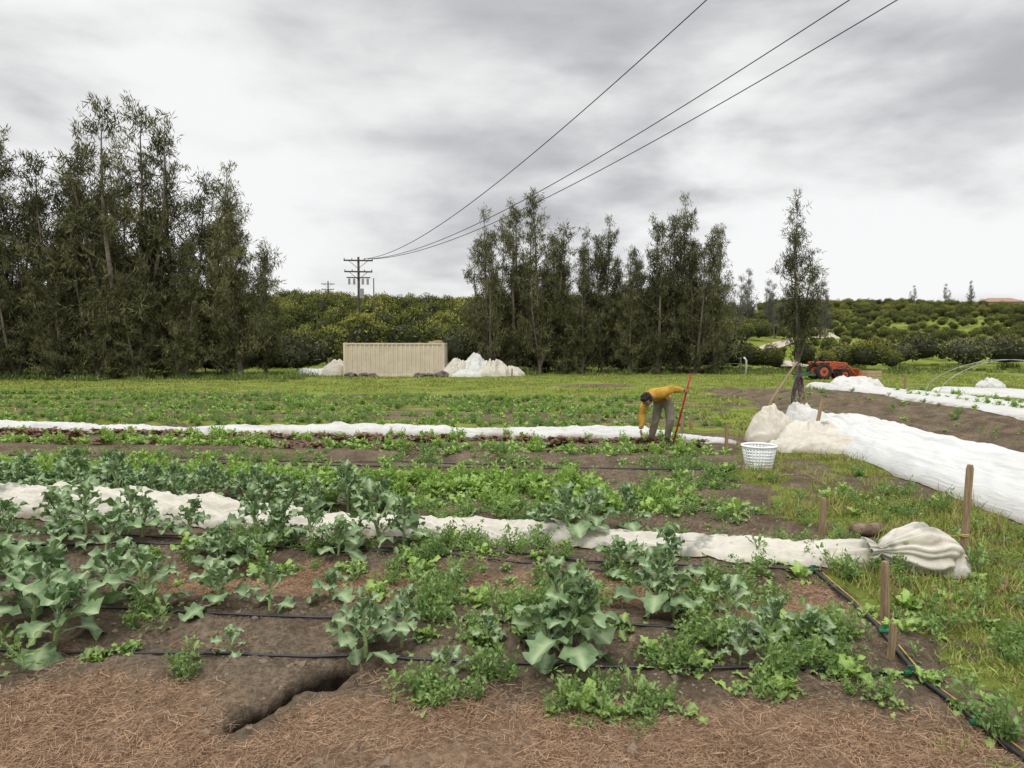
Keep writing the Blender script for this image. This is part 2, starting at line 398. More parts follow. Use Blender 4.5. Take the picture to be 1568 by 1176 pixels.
def kale(name,nl=15,stem=.26,Ls=.36,seed=0,W=.17):
    random.seed(seed);a=Acc()
    lean=(random.uniform(-.09,.09),random.uniform(-.09,.09))
    P=[(lean[0]*t*t,lean[1]*t*t,-.03+t*(stem+.03)) for t in(0,.35,.7,1)]
    V,F=tubeq(P,[.014,.013,.012,.008]);a.add(V,F,1)
    az=random.uniform(0,6)
    for i in range(nl):
        t=i/(nl-1);az+=2.4+random.uniform(-.5,.5)
        hb=stem*(.10+.9*t**.8);l=Ls*(1.0-.55*t)*random.uniform(.7,1.2)
        el=math.radians(22+55*t+random.uniform(-18,18));dr=math.radians(70-30*t+random.uniform(-35,35))
        V,F,ve=leaf(l,W*(1-.45*t)*random.uniform(.75,1.2),el,dr,.40-.1*t,.19,.026,az,(lean[0]*t*t,lean[1]*t*t,hb),ns=18,fold=random.uniform(.05,.5),ear=.35)
        a.add(V,F,0,random.uniform(.1,.9),ve)
    for i in range(5):
        an=random.uniform(0,6.28);V,F,ve=leaf(Ls*.3,W*.35,math.radians(70),.4,.2,.2,.01,an,(lean[0],lean[1],stem),ns=8);a.add(V,F,0,random.uniform(.7,1),ve)
    return a.mesh(name,[M_kale,M_kstem])
def rosette(name,nl,L,W,seed,mats,el0=25,el1=75,lob=.2,ruf=.012,pet=.3,mix=0,ear=0,stem=0,ns=8):
    random.seed(seed);a=Acc();az=0
    for i in range(nl):
        t=i/(nl-1);az+=2.4+random.uniform(-.5,.5)
        V,F,ve=leaf(L*random.uniform(.55,1.2)*(1-.25*t),W*random.uniform(.7,1.25),math.radians(el0+(el1-el0)*t+random.uniform(-14,14)),math.radians(60+random.uniform(-35,35)),pet,lob,ruf,az,(random.uniform(-.03,.03),random.uniform(-.03,.03),-.005+stem*t),ns=ns,pw=.006,ear=ear,fold=random.uniform(0,.4))
        a.add(V,F,1 if random.random()<mix else 0,random.uniform(.0,1),ve)
    return a.mesh(name,mats)
def fine_weed(name,seed,n,R,Hh,ls,mats):
    r=np.random.default_rng(seed);a=Acc();k=9
    c=np.stack([r.normal(0,R*.5,k),r.normal(0,R*.5,k),r.uniform(.3,1,k)*Hh],1)
    for q in c:
        V,F=tubeq([(q[0]*.2,q[1]*.2,0),(q[0]*.6,q[1]*.6,q[2]*.6),tuple(q)],[.003,.0025,.001],4);a.add(V,F,0,.8)
    ci=r.integers(0,k,n);t=r.uniform(.25,1.05,n)[:,None]
    P=c[ci]*t+r.normal(0,R*.13,(n,3));P[:,2]=np.maximum(P[:,2],.005)
    D=unit(r.normal(0,1,(n,3))+np.array([0,0,.35]))
    V,F=blades(P,D,r.uniform(.6,1.5,n)*ls,r.uniform(.35,.65,n)*ls,'leaf')
    a.add(V,F,0,np.repeat(np.clip(P[:,2]/Hh*.6+r.normal(.15,.2,n),0,1),4))
    return a.mesh(name,mats,False)
def O(me): return bpy.data.objects.new(me.name,me)
kmesh=[kale('kale_plant',15,.24,.34,1),kale('kale_plant',18,.32,.34,2),kale('kale_plant',13,.18,.32,3),kale('kale_plant',16,.38,.30,4,W=.15),kale('kale_plant',11,.28,.30,6,W=.14),kale('kale_plant',14,.30,.33,16,W=.16)]
heroes=[(.33,4.02,1.2,1),(.42,4.12,1.0,3),(.22,4.10,.9,4),(.34,4.25,1.1,3),(-.87,3.98,.95,5),(-.70,4.22,.8,3),(-.98,4.12,.7,4),(-2.12,4.85,.95,2),(-1.72,4.75,.85,4),(-1.35,4.95,.75,2),(-2.95,4.30,1.2,0),(-3.3,4.6,1.2,1),(-2.62,4.75,1.1,5),(-3.6,4.9,1.2,1),(-3.05,5.1,1.1,0),
 (1.0,4.65,1.0,1),(1.1,4.55,.8,4),(1.25,5.3,1.05,3),(.9,5.55,.85,0),(.55,6.6,1.2,1),(.8,6.75,1.15,5),(1.2,6.9,1.0,3),(.35,7.0,.9,2),(1.55,4.05,.8,3),(1.5,4.6,.8,4),(1.85,4.15,.7,0),(-.15,4.2,.5,3),(-1.25,6.35,1.25,1),(-1.0,6.2,1.0,3),(-1.55,6.0,.9,0),(-2.5,5.75,.9,1),(-2.15,6.3,1.05,4),(-1.75,4.15,.5,4),(-.45,5.1,.6,4),(1.35,3.95,.6,3),(-.35,3.8,.5,4)]
for i,(x,y,s,k) in enumerate(heroes):
    addob('kale_plant',kmesh[k],(x,y,gz(x,y)),(0,0,i*1.7),s)
def rowpts(x0,x1,y0,slope,step,jit=.06,keep=1.0):
    r=[];x=x0
    while x<x1:
        if rng.uniform()<keep: r.append((x+rng.normal(0,jit),y0+slope*x+rng.normal(0,jit)))
        x+=step
    return r
kp=[]
kp+=rowpts(-8.5,-1.6,6.05,-.17,.33,.09,.85);kp+=rowpts(-8.5,-1.6,7.35,-.17,.30,.08,.95);kp+=rowpts(-9,-1.8,7.75,-.17,.32,.1,.9);kp+=rowpts(-7,-3.2,5.1,-.12,.4,.08,.9)
kp+=rowpts(-9,-2.6,8.15,-.15,.34,.1,.9);kp+=rowpts(-6,-2.2,5.65,-.12,.45,.1,.8)
scatter('kale_row',[O(m) for m in kmesh],kp,rng.uniform(0,6.28,len(kp)),rng.uniform(.65,1.25,len(kp)))
greens=[rosette('leafy_green',13,.20,.06,s,[M_green],lob=.28,ruf=.012,ear=.5,pet=.4,ns=12) for s in(5,6)]+[fine_weed('leafy_green',7,330,.16,.2,.045,[M_green])]
weeds=[rosette('broadleaf_weed',13,.14,.045,s,[M_green2,M_green],lob=.3,mix=.3,el0=10,ear=.6,pet=.45,ns=12) for s in(8,9)]+[rosette('broadleaf_weed',12,.15,.03,10,[M_green2],el0=35,el1=85,lob=.25,ear=.5,stem=.14,ns=10),fine_weed('broadleaf_weed',14,300,.14,.22,.035,[M_green2]),fine_weed('broadleaf_weed',15,260,.2,.12,.03,[M_green2])]
redl=[rosette('red_lettuce',14,.17,.09,s,[M_red,M_green2],el0=20,el1=75,mix=.2,pet=.1) for s in (12,13)]
gp=[]
for k,y0 in enumerate((8.45,8.65,8.85,9.05,9.25,9.45)): gp+=rowpts(-11,2.3 if k<2 else 1.2,y0,-.17,.14,.07,.93 )
gp+=rowpts(-2,2.6,7.7,-.1,.22,.14,.75)
scatter('leafy_green_bed',[O(m) for m in greens],gp,rng.uniform(0,6.28,len(gp)),rng.uniform(.75,1.4,len(gp)))
lp=[];lid=[]
for y0,mixr,st in((12.15,.12,.2),(12.45,.2,.2),(12.85,.4,.2),(13.25,.8,.18),(13.55,.85,.18),(13.9,.2,.25)):
    q=rowpts(-15,3.6,y0,-.11,st,.09,.9);lp+=q;lid+=[3+int(rng.integers(0,2)) if rng.uniform()<mixr*(.5+1.1*float(vn(a*.5,y0,3))) else int(rng.integers(0,3)) for a,b in q]
scatter('lettuce_bed',[O(m) for m in greens+redl],lp,rng.uniform(0,6.28,len(lp)),rng.uniform(.7,1.3,len(lp)),lid)
fp=[]
for k in range(9):
    y0=15.9+1.1*k
    for o in(-.14,.14): fp+=[a for a in rowpts(-26,5.2,y0+o,-.12,.26,.09,.9) if vn(a[0]*.35,a[1]*.35+k*3,66)>.22]
scatter('far_crop_rows',[O(m) for m in greens+weeds[3:]],fp,rng.uniform(0,6.28,len(fp)),rng.uniform(.6,1.2,len(fp)))
wp=[]
def cluster(x,y,n,r): 
    for i in range(n): wp.append((x+rng.normal(0,r),y+rng.normal(0,r*.7)))
for (x,y,n,r) in((.45,3.42,20,.13),(.7,3.5,8,.12),(-.45,3.55,9,.12),(-.2,3.85,6,.12),(-.3,4.35,10,.16),(-.1,4.5,10,.15),(1.46,3.7,6,.14),(1.75,3.95,16,.16),(1.9,4.2,20,.18),(1.2,4.25,16,.18),(1.05,3.95,8,.12),(2.0,3.6,5,.12),(-1.9,3.98,5,.1),(-.6,4.9,8,.2),(-1.1,5.7,18,.25),(-.5,6.2,22,.3),(0,6.0,14,.3),(.4,5.4,18,.25),(1.4,5.0,16,.25),(1.7,5.3,14,.25),(.1,4.75,8,.2),(-2.4,4.2,6,.15),(2.2,9.2,30,.35),(2.7,10,30,.4),(1.7,8.3,22,.3),(.7,8.2,22,.3),(2.3,7.7,26,.35),(-.3,7.4,16,.3),(.2,7.3,14,.3),(-3,3.9,5,.2)): cluster(x,y,n,r)
q=[(rng.uniform(-9,3.2),rng.uniform(4.3,12.3)) for i in range(1100)]
wp+=[a for a in q if vn(a[0]*1.2,a[1]*1.2,8)>.42]
q=[(rng.uniform(2.2,5.2),rng.uniform(3,10)) for i in range(300)]
wp+=[a for a in q if vn(a[0]*1.5,a[1]*1.5,18)>.5 and a[0]>bedx(a[1])]
q=[(rng.uniform(8,14),rng.uniform(10,30)) for i in range(260)]
wp+=[a for a in q if math.cos((a[0]+.06*a[1])*2*math.pi/1.05)>.3]
scatter('weed_patches',[O(m) for m in weeds+greens[:1]],wp,rng.uniform(0,6.28,len(wp)),rng.uniform(.4,1.15,len(wp)))
gc=[grass_clump('grass_clump',46,.12,.04,.14,.006,[M_grass,M_dry]) for i in range(3)]+[grass_clump('grass_clump',40,.13,.12,.28,.008,[M_grass,M_dry],.35,.25)]
def fill(n,x0,x1,y0,y1,f):
    x=rng.uniform(x0,x1,n);y=rng.uniform(y0,y1,n);k=f(x,y)>rng.uniform(0,1,n);return np.stack([x[k],y[k]],1)
def gmask(x,y): 
    g,s=zones(x,y);return g**2*(x>bedx(y)-.25)*(1-plowed(x,y))
P1=fill(6800,1.9,7,2.6,15,gmask)
P1=P1[~((P1[:,0]>np.interp(P1[:,1],[4,7,11.7,15.5],[5.35,5.35,5.7,6.5]))&(P1[:,0]<np.interp(P1[:,1],[4,8.6,16.5],[7.3,7.4,8.1])))]
scatter('grass_verge',gc,P1,rng.uniform(0,6.28,len(P1)),rng.uniform(.6,1.25,len(P1)),rng.choice([0,1,2,3],len(P1),p=[.29,.29,.28,.14]))
gf_=[grass_clump('field_grass_clump',50,.5,.05,.17,.026,[M_grass,M_dry],.5,.08) for i in range(3)]
def fmask(x,y):
    g,s=zones(x,y);return g**1.5*.9*(1-plowed(x,y))**2*(x<y*.95)
P2=fill(6000,-42,32,15.5,52,fmask)
scatter('field_grass',gf_,P2,rng.uniform(0,6.28,len(P2)),rng.uniform(.6,1.3,len(P2)))
tw=[grass_clump('tall_weed_clump',80,.6,.25,.7,.04,[M_weedy,M_dry],.45,.05) for i in range(2)]
P3=np.concatenate([fill(300,-40,-12,36,43,lambda x,y:.3+.7*(y>37.5)),fill(220,-12,24,44,50,lambda x,y:np.where(y>46,1,.25)),fill(200,14,60,44,62,lambda x,y:np.full_like(x,.8))])
P3=P3[~((P3[:,0]>-11)&(P3[:,0]<1)&(P3[:,1]<47))]
scatter('tall_weeds',tw,P3,rng.uniform(0,6.28,len(P3)),rng.uniform(.5,1.1,len(P3)))
def fibres(name,n,rad):
    a=rng.uniform(0,6.28,n);r=rad*np.sqrt(rng.uniform(0,1,n));P=np.stack([r*np.cos(a),r*np.sin(a),rng.uniform(.0,.018,n)],1)
    b=rng.uniform(0,6.28,n);D=unit(np.stack([np.cos(b),np.sin(b),rng.normal(0,.28,n)],1))
    V,F=blades(P,D,rng.uniform(.02,.07,n),rng.uniform(.001,.0026,n),tipw=.4)
    return proto(name,V,F,[M_dry],None,{'v':np.repeat(rng.uniform(0,1,n),4)})
sf=[fibres('straw_tuft',110,.13) for i in range(4)]
P4=fill(4800,-3.6,2.5,2.5,6,lambda x,y:.015+.9*zones(x,y)[1]**1.5*(.4+.6*(vn(x*2,y*2,71)>.4)))
def offcrack(P):
    cr,t,off,w=crw(P[:,0],P[:,1]);return P[~((np.abs(off)<.16)&(t>-.1)&(t<1.1))]
P4=offcrack(P4)
scatter('straw_mulch',sf,P4,rng.uniform(0,6.28,len(P4)),rng.uniform(.7,1.3,len(P4)))
def clod(name,seed,mat=M_clod,d=2):
    bm=bmesh.new();bmesh.ops.create_icosphere(bm,subdivisions=d,radius=1)
    for v in bm.verts:
        f=1+.55*mn.noise(v.co*1.3+Vector((seed*7,0,0)))+.25*mn.noise(v.co*3.4+Vector((0,seed*5,0)));v.co*=f;v.co.z*=.7
    me=bpy.data.meshes.new(name);bm.to_mesh(me);bm.free();me.materials.append(mat);return me
cm=[O(clod('soil_clod',s,d=1)) for s in range(5)]
P5=fill(11000,-6,2.7,2.5,9,lambda x,y:(1-sst(-.1,.1,x-bedx(y)))*(.25+.75*(vn(x*2.2,y*2.2,50)>.5)))
P5=P5[crw(P5[:,0],P5[:,1])[0]<.01]
scatter('soil_clods',cm,P5,rng.uniform(0,6.28,len(P5)),np.clip(rng.lognormal(-4.7,.55,len(P5)),.004,.04),tilt=rng.uniform(-1,1,(len(P5),2)))
# ------------------------------------------------------------------ trees
def leader(a,P0,h,dirx,nb,spread,lo,dens):
    n=9;pts=[]
    wob=rng.normal(0,.14,(n,2)).cumsum(0)*.6
    for i in range(n):
        t=i/(n-1);pts.append((P0[0]+dirx[0]*math.sin(t*math.pi/2)**.8+wob[i,0]*t,P0[1]+dirx[1]*math.sin(t*math.pi/2)**.8+wob[i,1]*t,P0[2]+(h-P0[2])*t))
    pts=np.array(pts);r0=.013*h
    V,F=tubeq([tuple(p) for p in pts],[r0*(1-.93*i/(n-1)) for i in range(n)],7);a.add(V,F,1)
    for b in range(nb):
        t=lo+(1-lo)*rng.uniform(0,1)**.95
        k=min(int(t*(n-1)),n-2);f=t*(n-1)-k;B=pts[k]*(1-f)+pts[k+1]*f
        Lb=spread*((1-t)**.7+.15)*rng.uniform(.45,1.3)*(.8+.2*min(1,t/.2))
        az=rng.uniform(0,6.283);el=math.radians(rng.uniform(-5,40)+30*t)
        d=np.array([math.cos(az)*math.cos(el),math.sin(az)*math.cos(el),math.sin(el)])
        m=5;bp=[B]
        for i in range(m-1):
            d=d+np.array([-.06,0,.13]);d/=np.linalg.norm(d);bp.append(bp[-1]+d*Lb/(m-1))
        bp=np.array(bp)
        V,F=tubeq([tuple(p) for p in bp],[max(.012,.018*Lb)*(1-.8*i/(m-1)) for i in range(m)],4);a.add(V,F,1)
        basec=rng.uniform(.0,.7)
        ntw=int(2+Lb*3.0)
        for w in range(ntw):
            s=rng.uniform(.15,1.0);kk=min(int(s*(m-1)),m-2);ff=s*(m-1)-kk;C0=bp[kk]*(1-ff)+bp[kk+1]*ff
            td=d*.5+rng.normal(0,.6,3)+np.array([-.1,0,.35]);td/=np.linalg.norm(td)
            tl=rng.uniform(.35,.95);ns=int(dens*rng.uniform(.6,1.2))
            q=rng.uniform(0,1,ns)[:,None]
            C=C0+td*tl*q+rng.normal(0,.09,(ns,3))*(1.3-q*.7)+np.array([0,0,-.15])*q*q
            D=unit(td[None,:]*.8+rng.normal(0,.5,(ns,3))+np.array([[-.08,0,.1]]))
            dn=rng.uniform(0,1,ns)<.35;D[dn]=unit(D[dn]*np.array([[.7,.7,0]])+np.array([[0,0,-.8]]))
            V,F=blades(C,D,rng.uniform(.16,.42,ns),rng.uniform(.028,.056,ns),'leaf')
            tb=basec+rng.normal(0,.12)
            a.add(V,F,0,np.repeat(np.clip(tb+rng.normal(0,.14,ns)+.25*s,0,1),4))
def casuarina(name,h,seed,leaders,nb,spread,lo=.02,dens=27,mat=None,rr=(.9,2.0)):
    global rng
    rng=np.random.default_rng(seed);a=Acc()
    leader(a,(0,0,-.3),h,(rng.normal(0,.4),rng.normal(0,.4)),nb,spread,lo,dens)
    for i in range(leaders):
        an=6.28*i/leaders+rng.uniform(-.5,.5);r_=rng.uniform(*rr)
        leader(a,(0,0,h*rng.uniform(.0,.08)),h*rng.uniform(.5,.93),(r_*math.cos(an),r_*math.sin(an)),int(nb*.62),spread*.78,lo*1.2,dens)
    return a.mesh(name,[mat or M_tree,M_bark],False)
T=[casuarina('casuarina_tree',12,101,3,68,2.5),casuarina('casuarina_tree',12,102,4,56,2.3),casuarina('casuarina_tree',12,103,2,78,2.8),casuarina('casuarina_tree',12,104,3,52,2.4),casuarina('casuarina_tree',12,107,4,44,2.6)]
Tslim=casuarina('casuarina_tree',12,105,4,44,2.0,.06,20,rr=(.5,1.5))
Tfar=casuarina('grey_tree',12,106,2,40,2.8,.1,16,M_tree_far)
rng=np.random.default_rng(5)
trees=[(-35,43,12.5,0),(-31.8,41,12.5,4),(-29.5,40,13.8,2),(-27.4,42,12.0,3),(-25.8,40,13.8,0),(-24.2,42.5,13.4,4),(-22.0,39.5,16.0,1),(-20.2,41,14.2,3),(-18.0,43,10.8,4),(-16.3,41,11.8,0),(-19.0,39.6,7.5,2),(-15.5,43,7.2,3),(-28.2,38.8,8,1),(-23.6,39,9,4),(-31,38.8,8,3),(-25.6,38.6,7,2),(-21.2,38.6,6.5,0),
(-1.4,46,10.9,4),(.2,47,11.6,1),(1.9,46,11.9,3),(3.3,47,9.2,2),(4.7,46,9.6,4),(6.1,47,10.1,0),(7.9,46,8.2,3),(9.8,46,10.4,1),(11.2,47,11.5,0),(12.4,46,10.2,4),(13.8,46.5,9.8,3),(8.6,48,7.5,2),(2.6,48.5,7.5,0)]
for i,(x,y,h,k) in enumerate(trees):
    s=h/12.0;w=s*(1.0 if x<-10 else .92)
    addob('casuarina_tree',T[k],(x,y,gz(x,y)),(0,0,i*2.1),(w,w,s))
addob('casuarina_tree',Tslim,(21.0,50,gz(21,50)),(0,0,1),(1.0,1.0,1.06))
for i,(x,y,h) in enumerate(((37,112,9.5),(40.5,118,11),(43,112,9),(46,122,10),(34,125,10),(30.5,118,10.5),(54,118,7.5),(166,262,9),(178,266,11),(152,260,8),(49.5,110,9.5))):
    addob('grey_tree',Tfar,(x,y,gz(x,y)-.3),(0,0,i*1.3),h/12)
def bush(name,seed,R=(1.8,1.8,1.7),zc=1.7,n=1500,mat=M_orch,ls=.24,core=True):
    r=np.random.default_rng(seed);a=Acc()
    nl=16;u=unit(r.normal(size=(nl,3)));u[:,2]=np.abs(u[:,2])*1.1-.25
    Cn=u*np.array(R)*.62*r.uniform(.75,1.2,(nl,1))+np.array([0,0,zc]);rad=r.uniform(.5,.95,nl)*min(R)*.5
    ci=r.integers(0,nl,n);d=unit(r.normal(size=(n,3)));P=Cn[ci]+d*rad[ci][:,None]*r.uniform(.7,1.12,(n,1))
    P[:,2]=np.maximum(P[:,2],.05)
    D=unit(d+r.normal(0,.7,(n,3))+np.array([0,0,.2]))
    V,F=blades(P,D,r.uniform(.7,1.4,n)*ls,r.uniform(.35,.6,n)*ls,'leaf')
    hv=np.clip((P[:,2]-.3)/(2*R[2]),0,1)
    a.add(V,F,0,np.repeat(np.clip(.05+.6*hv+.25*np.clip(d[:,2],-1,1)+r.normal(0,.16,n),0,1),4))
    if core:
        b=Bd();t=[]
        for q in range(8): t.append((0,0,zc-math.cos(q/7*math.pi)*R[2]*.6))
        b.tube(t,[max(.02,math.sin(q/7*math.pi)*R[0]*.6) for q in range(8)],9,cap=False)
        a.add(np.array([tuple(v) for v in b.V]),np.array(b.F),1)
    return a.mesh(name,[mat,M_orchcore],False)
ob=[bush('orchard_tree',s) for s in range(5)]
op=[];sc=[]
for r in range(26):
    y0=57+r*4.3
    for k in range(-24,30):
        x=k*4.0+rng.normal(0,.8)+(r%2)*1.6;y=y0+rng.normal(0,1.1)+x*.12
        u=x/y
        if u>.37 or u<-.95: continue
        if y<66 and u>.28: continue
        op.append((x,y));sc.append(rng.uniform(.6,1.4)*(1 if u<.3 else .75))
roadx=lambda y: np.interp(y,[56,64,72,82,95,110,131,140],[23.5,25,25.5,29,37,49,62,66])
for r in range(52):
    y0=76+r*3.9
    for k in range(0,74):
        x=20+k*2.9+rng.normal(0,1.2);y=y0+rng.normal(0,1.5)+x*.05;u=x/y
        if u<.36 or u>.95: continue
        nz=float(vn(x/24,y/24,91));nz2=float(vn(x/7,y/7,92))
        if y<165 and (nz*.65+nz2*.35)<.40: continue
        if y>=165 and nz2<.12: continue
        op.append((x,y));sc.append(rng.uniform(.3,1.0)*(.75 if y<165 else 1.05))
for x,y in fill(150,-14,30,52,56,lambda x,y:np.full_like(x,.7)): op.append((x,y));sc.append(rng.uniform(.35,.75))
op=np.array(op);sc=np.array(sc);kk=~((np.abs(op[:,0]-roadx(op[:,1]))<2.6)&(op[:,1]<145)&(op[:,1]>54));op=op[kk];sc=sc[kk]
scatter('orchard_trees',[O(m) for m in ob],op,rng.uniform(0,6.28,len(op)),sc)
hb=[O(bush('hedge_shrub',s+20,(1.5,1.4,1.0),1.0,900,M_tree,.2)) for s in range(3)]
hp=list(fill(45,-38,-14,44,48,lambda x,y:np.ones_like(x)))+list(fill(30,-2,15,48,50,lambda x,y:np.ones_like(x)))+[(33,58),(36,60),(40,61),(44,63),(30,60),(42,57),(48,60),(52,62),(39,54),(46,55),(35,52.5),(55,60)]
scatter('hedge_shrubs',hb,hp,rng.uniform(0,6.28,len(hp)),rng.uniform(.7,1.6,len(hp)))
addob('willow_bush',bush('willow_bush',40,(1.8,1.6,1.7),1.7,2600,M_tree,.2),(-3.7,46.5,0),(0,0,0),(.85,.85,1.0))
# ------------------------------------------------------------------ dirt road
M_road=solid('dirt_road',(.42,.36,.29),.95,.2,1.2)
rp=np.array([(23.5,56),(25,64),(25.5,72),(29,82),(37,95),(49,110),(62,131),(66,140)],float)
tt=np.linspace(0,len(rp)-1,120);cx=np.interp(tt,range(len(rp)),rp[:,0]);cy=np.interp(tt,range(len(rp)),rp[:,1])
ker=np.ones(9)/9;cx=np.convolve(np.pad(cx,4,'edge'),ker,'valid');cy=np.convolve(np.pad(cy,4,'edge'),ker,'valid')
tx=np.gradient(cx);ty=np.gradient(cy);l=np.hypot(tx,ty);nxv=-ty/l;nyv=tx/l
V=[]
for off in(-1.3,-.4,.4,1.3):
    xx=cx+nxv*off;yy=cy+nyv*off;V.append(np.stack([xx,yy,H(xx,yy)+.2],1))
V=np.stack(V,1).reshape(-1,3);F=[(i*4+j,i*4+j+1,(i+1)*4+j+1,(i+1)*4+j) for i in range(119) for j in range(3)]
addob('dirt_road',mkmesh('dirt_road',V,F,[M_road],smooth=True))
# ------------------------------------------------------------------ fabrics
def fabric(name,pts,wid,hei,mat,seed,step=.05,nt=26,rip=.03,amp=1.0,sharp=.6,hoop=0):
    pts=np.array(pts,float);d=np.concatenate([[0],np.cumsum(np.hypot(*(pts[1:]-pts[:-1]).T))]);n=int(d[-1]/step)+2
    s=np.linspace(0,d[-1],n);cx=np.interp(s,d,pts[:,0]);cy=np.interp(s,d,pts[:,1])
    for _ in range(3):
        cx[1:-1]=(cx[:-2]+cx[1:-1]*2+cx[2:])/4;cy[1:-1]=(cy[:-2]+cy[1:-1]*2+cy[2:])/4
    w=np.interp(s,d,wid);h=np.interp(s,d,hei)
    tx=np.gradient(cx);ty=np.gradient(cy);l=np.hypot(tx,ty);ax=-ty/l;ay=tx/l
    t=np.linspace(-1,1,nt)
    S,Tt=np.meshgrid(s,t,indexing='ij')
    lat=w[:,None]*Tt*(1+.22*(fbm(S*1.1,Tt*0+3,seed,3)-.45))
    xx=cx[:,None]+ax[:,None]*lat;yy=cy[:,None]+ay[:,None]*lat
    z=h[:,None]*np.clip(1-Tt**2,0,1)**sharp*(1+.5*amp*(fbm(S*1.4,Tt*1.1,seed+3,3)-.45))
    if hoop:
        q=(.5-.5*np.cos(S*2*math.pi/hoop))
        z=z*(1-.10*q*(.4+fbm(S*.5,Tt*.5,seed+50,2)))
        z=z+.045*np.abs(fbm(S*.45,Tt*9,seed+40,3)-.45)*4*np.clip(1-Tt**4,0,1)
    fo=np.abs(fbm(S*1.5+Tt*2,Tt*5+S*.6,seed+5,4)-.47)*2.4+.5*(fbm(S*5,Tt*9,seed+8,3)-.45)
    z=z+rip*fo*np.clip(1.2-Tt**4,0,1)+.012
    z=z+H(xx.ravel(),yy.ravel()).reshape(z.shape)
    V=np.stack([xx,yy,z],2).reshape(-1,3);I=np.arange(n*nt).reshape(n,nt)
    F=np.stack([I[:-1,:-1].ravel(),I[:-1,1:].ravel(),I[1:,1:].ravel(),I[1:,:-1].ravel()],1)
    return mkmesh(name,V,F,[mat],smooth=True)
def ridge(a,k=2.2,p=1.0):
    q=np.clip(1-np.abs(a-.37)*2*k,0,1);return (q*q*(3-2*q))**p
def drape(name,c,rx,ry,h,ang,seed,mat,nr=70,na=170,fold=1.0):
    rho=np.linspace(.003,1,nr)[:,None];th=np.linspace(0,2*math.pi,na,endpoint=False)[None,:]
    e=1+.8*(fbm(np.cos(th)*1.6+9,np.sin(th)*1.6+9,seed,3)-.45)
    x=rho*e*np.cos(th);y=rho*e*np.sin(th)
    wx=(fbm(x*1.1+3,y*1.1,seed+1,2)-.37)*2.0;wy=(fbm(x*1.1,y*1.1+7,seed+2,2)-.37)*2.0
    dome=np.clip(1-rho**2.0,0,1)
    z=dome**.7*(.40+.75*fbm(x*1.3+5,y*1.3+5,seed+3,2))
    z=z+fold*(.22*ridge(fbm(x*1.0+wx+11,y*2.4+wy,seed+4,2))+.13*ridge(fbm(x*2.6+wx*2,y*1.4+wy*2+5,seed+5,2),2.6)+.07*ridge(fbm(x*5+wx*3,y*5+wy*3+5,seed+6,2),2.6))*(.25+.75*dome**.5)
    z=z*h*np.where(rho>.93,np.clip((1-rho)/.07,0,1),1)+.012
    ca,sa=math.cos(ang),math.sin(ang)
    X_=c[0]+(x*rx*ca-y*ry*sa);Y_=c[1]+(x*rx*sa+y*ry*ca)
    Z_=z+H(X_.ravel(),Y_.ravel()).reshape(z.shape)
    V=np.stack([X_,Y_,Z_],2).reshape(-1,3);I=np.arange(nr*na).reshape(nr,na);J=np.roll(I,-1,1)
    F=np.stack([I[:-1].ravel(),I[1:].ravel(),J[1:].ravel(),J[:-1].ravel()],1)
    return addob(name,mkmesh(name,V,F,[mat],smooth=True))
addob('far_row_cover',fabric('far_row_cover',[(-16,15.9),(-11.5,15.4),(-7.5,15.1),(-3.6,14.8),(0,14.45),(2.6,14.05),(4.4,13.3)],[.22,.26,.18,.26,.2,.28,.1],[.18,.22,.09,.18,.11,.2,.06],M_cloth,3,.05,28,.06))
addob('near_row_cover',fabric('near_row_cover',[(-7.5,8.1),(-5.4,7.72),(-3.2,7.35),(-1.6,7.0),(0,6.78),(1.3,6.45),(2.1,6.12),(2.75,5.86),(3.06,5.74)],[.22,.22,.22,.2,.22,.30,.44,.26,.06],[.24,.26,.22,.13,.11,.10,.11,.12,.14],M_clothB,9,.02,46,.10))
ns_,na_=64,150
sg=np.linspace(0,1,ns_)[:,None];an=np.linspace(0,2*math.pi,na_,endpoint=False)[None,:]
rad=np.interp(sg,[0,.10,.17,.24,.45,.72,.9,1],[.10,.075,.036,.085,.165,.205,.17,.10])
wrp=2.2*fbm(sg*2.2,np.cos(an)*1.2+4,3,2)
pl=np.abs(np.sin(an*4.5+wrp*2.0))**.7;pl2=np.abs(np.sin(an*8.5+wrp*3.5+1))
r_=rad*(.70+.34*pl+.14*pl2+.55*(fbm(sg*3+3,np.cos(an)*1.5+np.sin(an)*.8+6,8,3)-.45))
xx=3.02+.66*sg+.05*np.sin(an*3+wrp)*sg**3;yy=5.76-.13*sg+r_*np.cos(an)*1.15
zz=.15+.03*np.sin(sg*3)+r_*np.sin(an)*(1.0)
zz=np.maximum(zz,.012+.01*pl);zz=zz+gz(3.3,5.7)
V=np.stack([xx+0*an,yy,zz],2).reshape(-1,3);I=np.arange(ns_*na_).reshape(ns_,na_);J_=np.roll(I,-1,1)
F=np.stack([I[:-1].ravel(),J_[:-1].ravel(),J_[1:].ravel(),I[1:].ravel()],1)
addob('tied_cover_bundle',mkmesh('tied_cover_bundle',V,F,[M_clothB],smooth=True))
drape('tied_cover_tail',(3.66,5.58),.16,.14,.20,.3,17,M_clothB,40,90)
addob('row_cover_tunnel',fabric('row_cover_tunnel',[(5.6,1.5),(6.25,4),(6.4,7),(6.55,9),(6.75,11.7),(7.1,14.5),(7.3,16.6)],[1.05,1.05,1.0,1.0,.95,.8,.5],[.52,.52,.50,.48,.46,.42,.22],M_clothL,14,.04,90,.03,.4,.62,hoop=1.4))
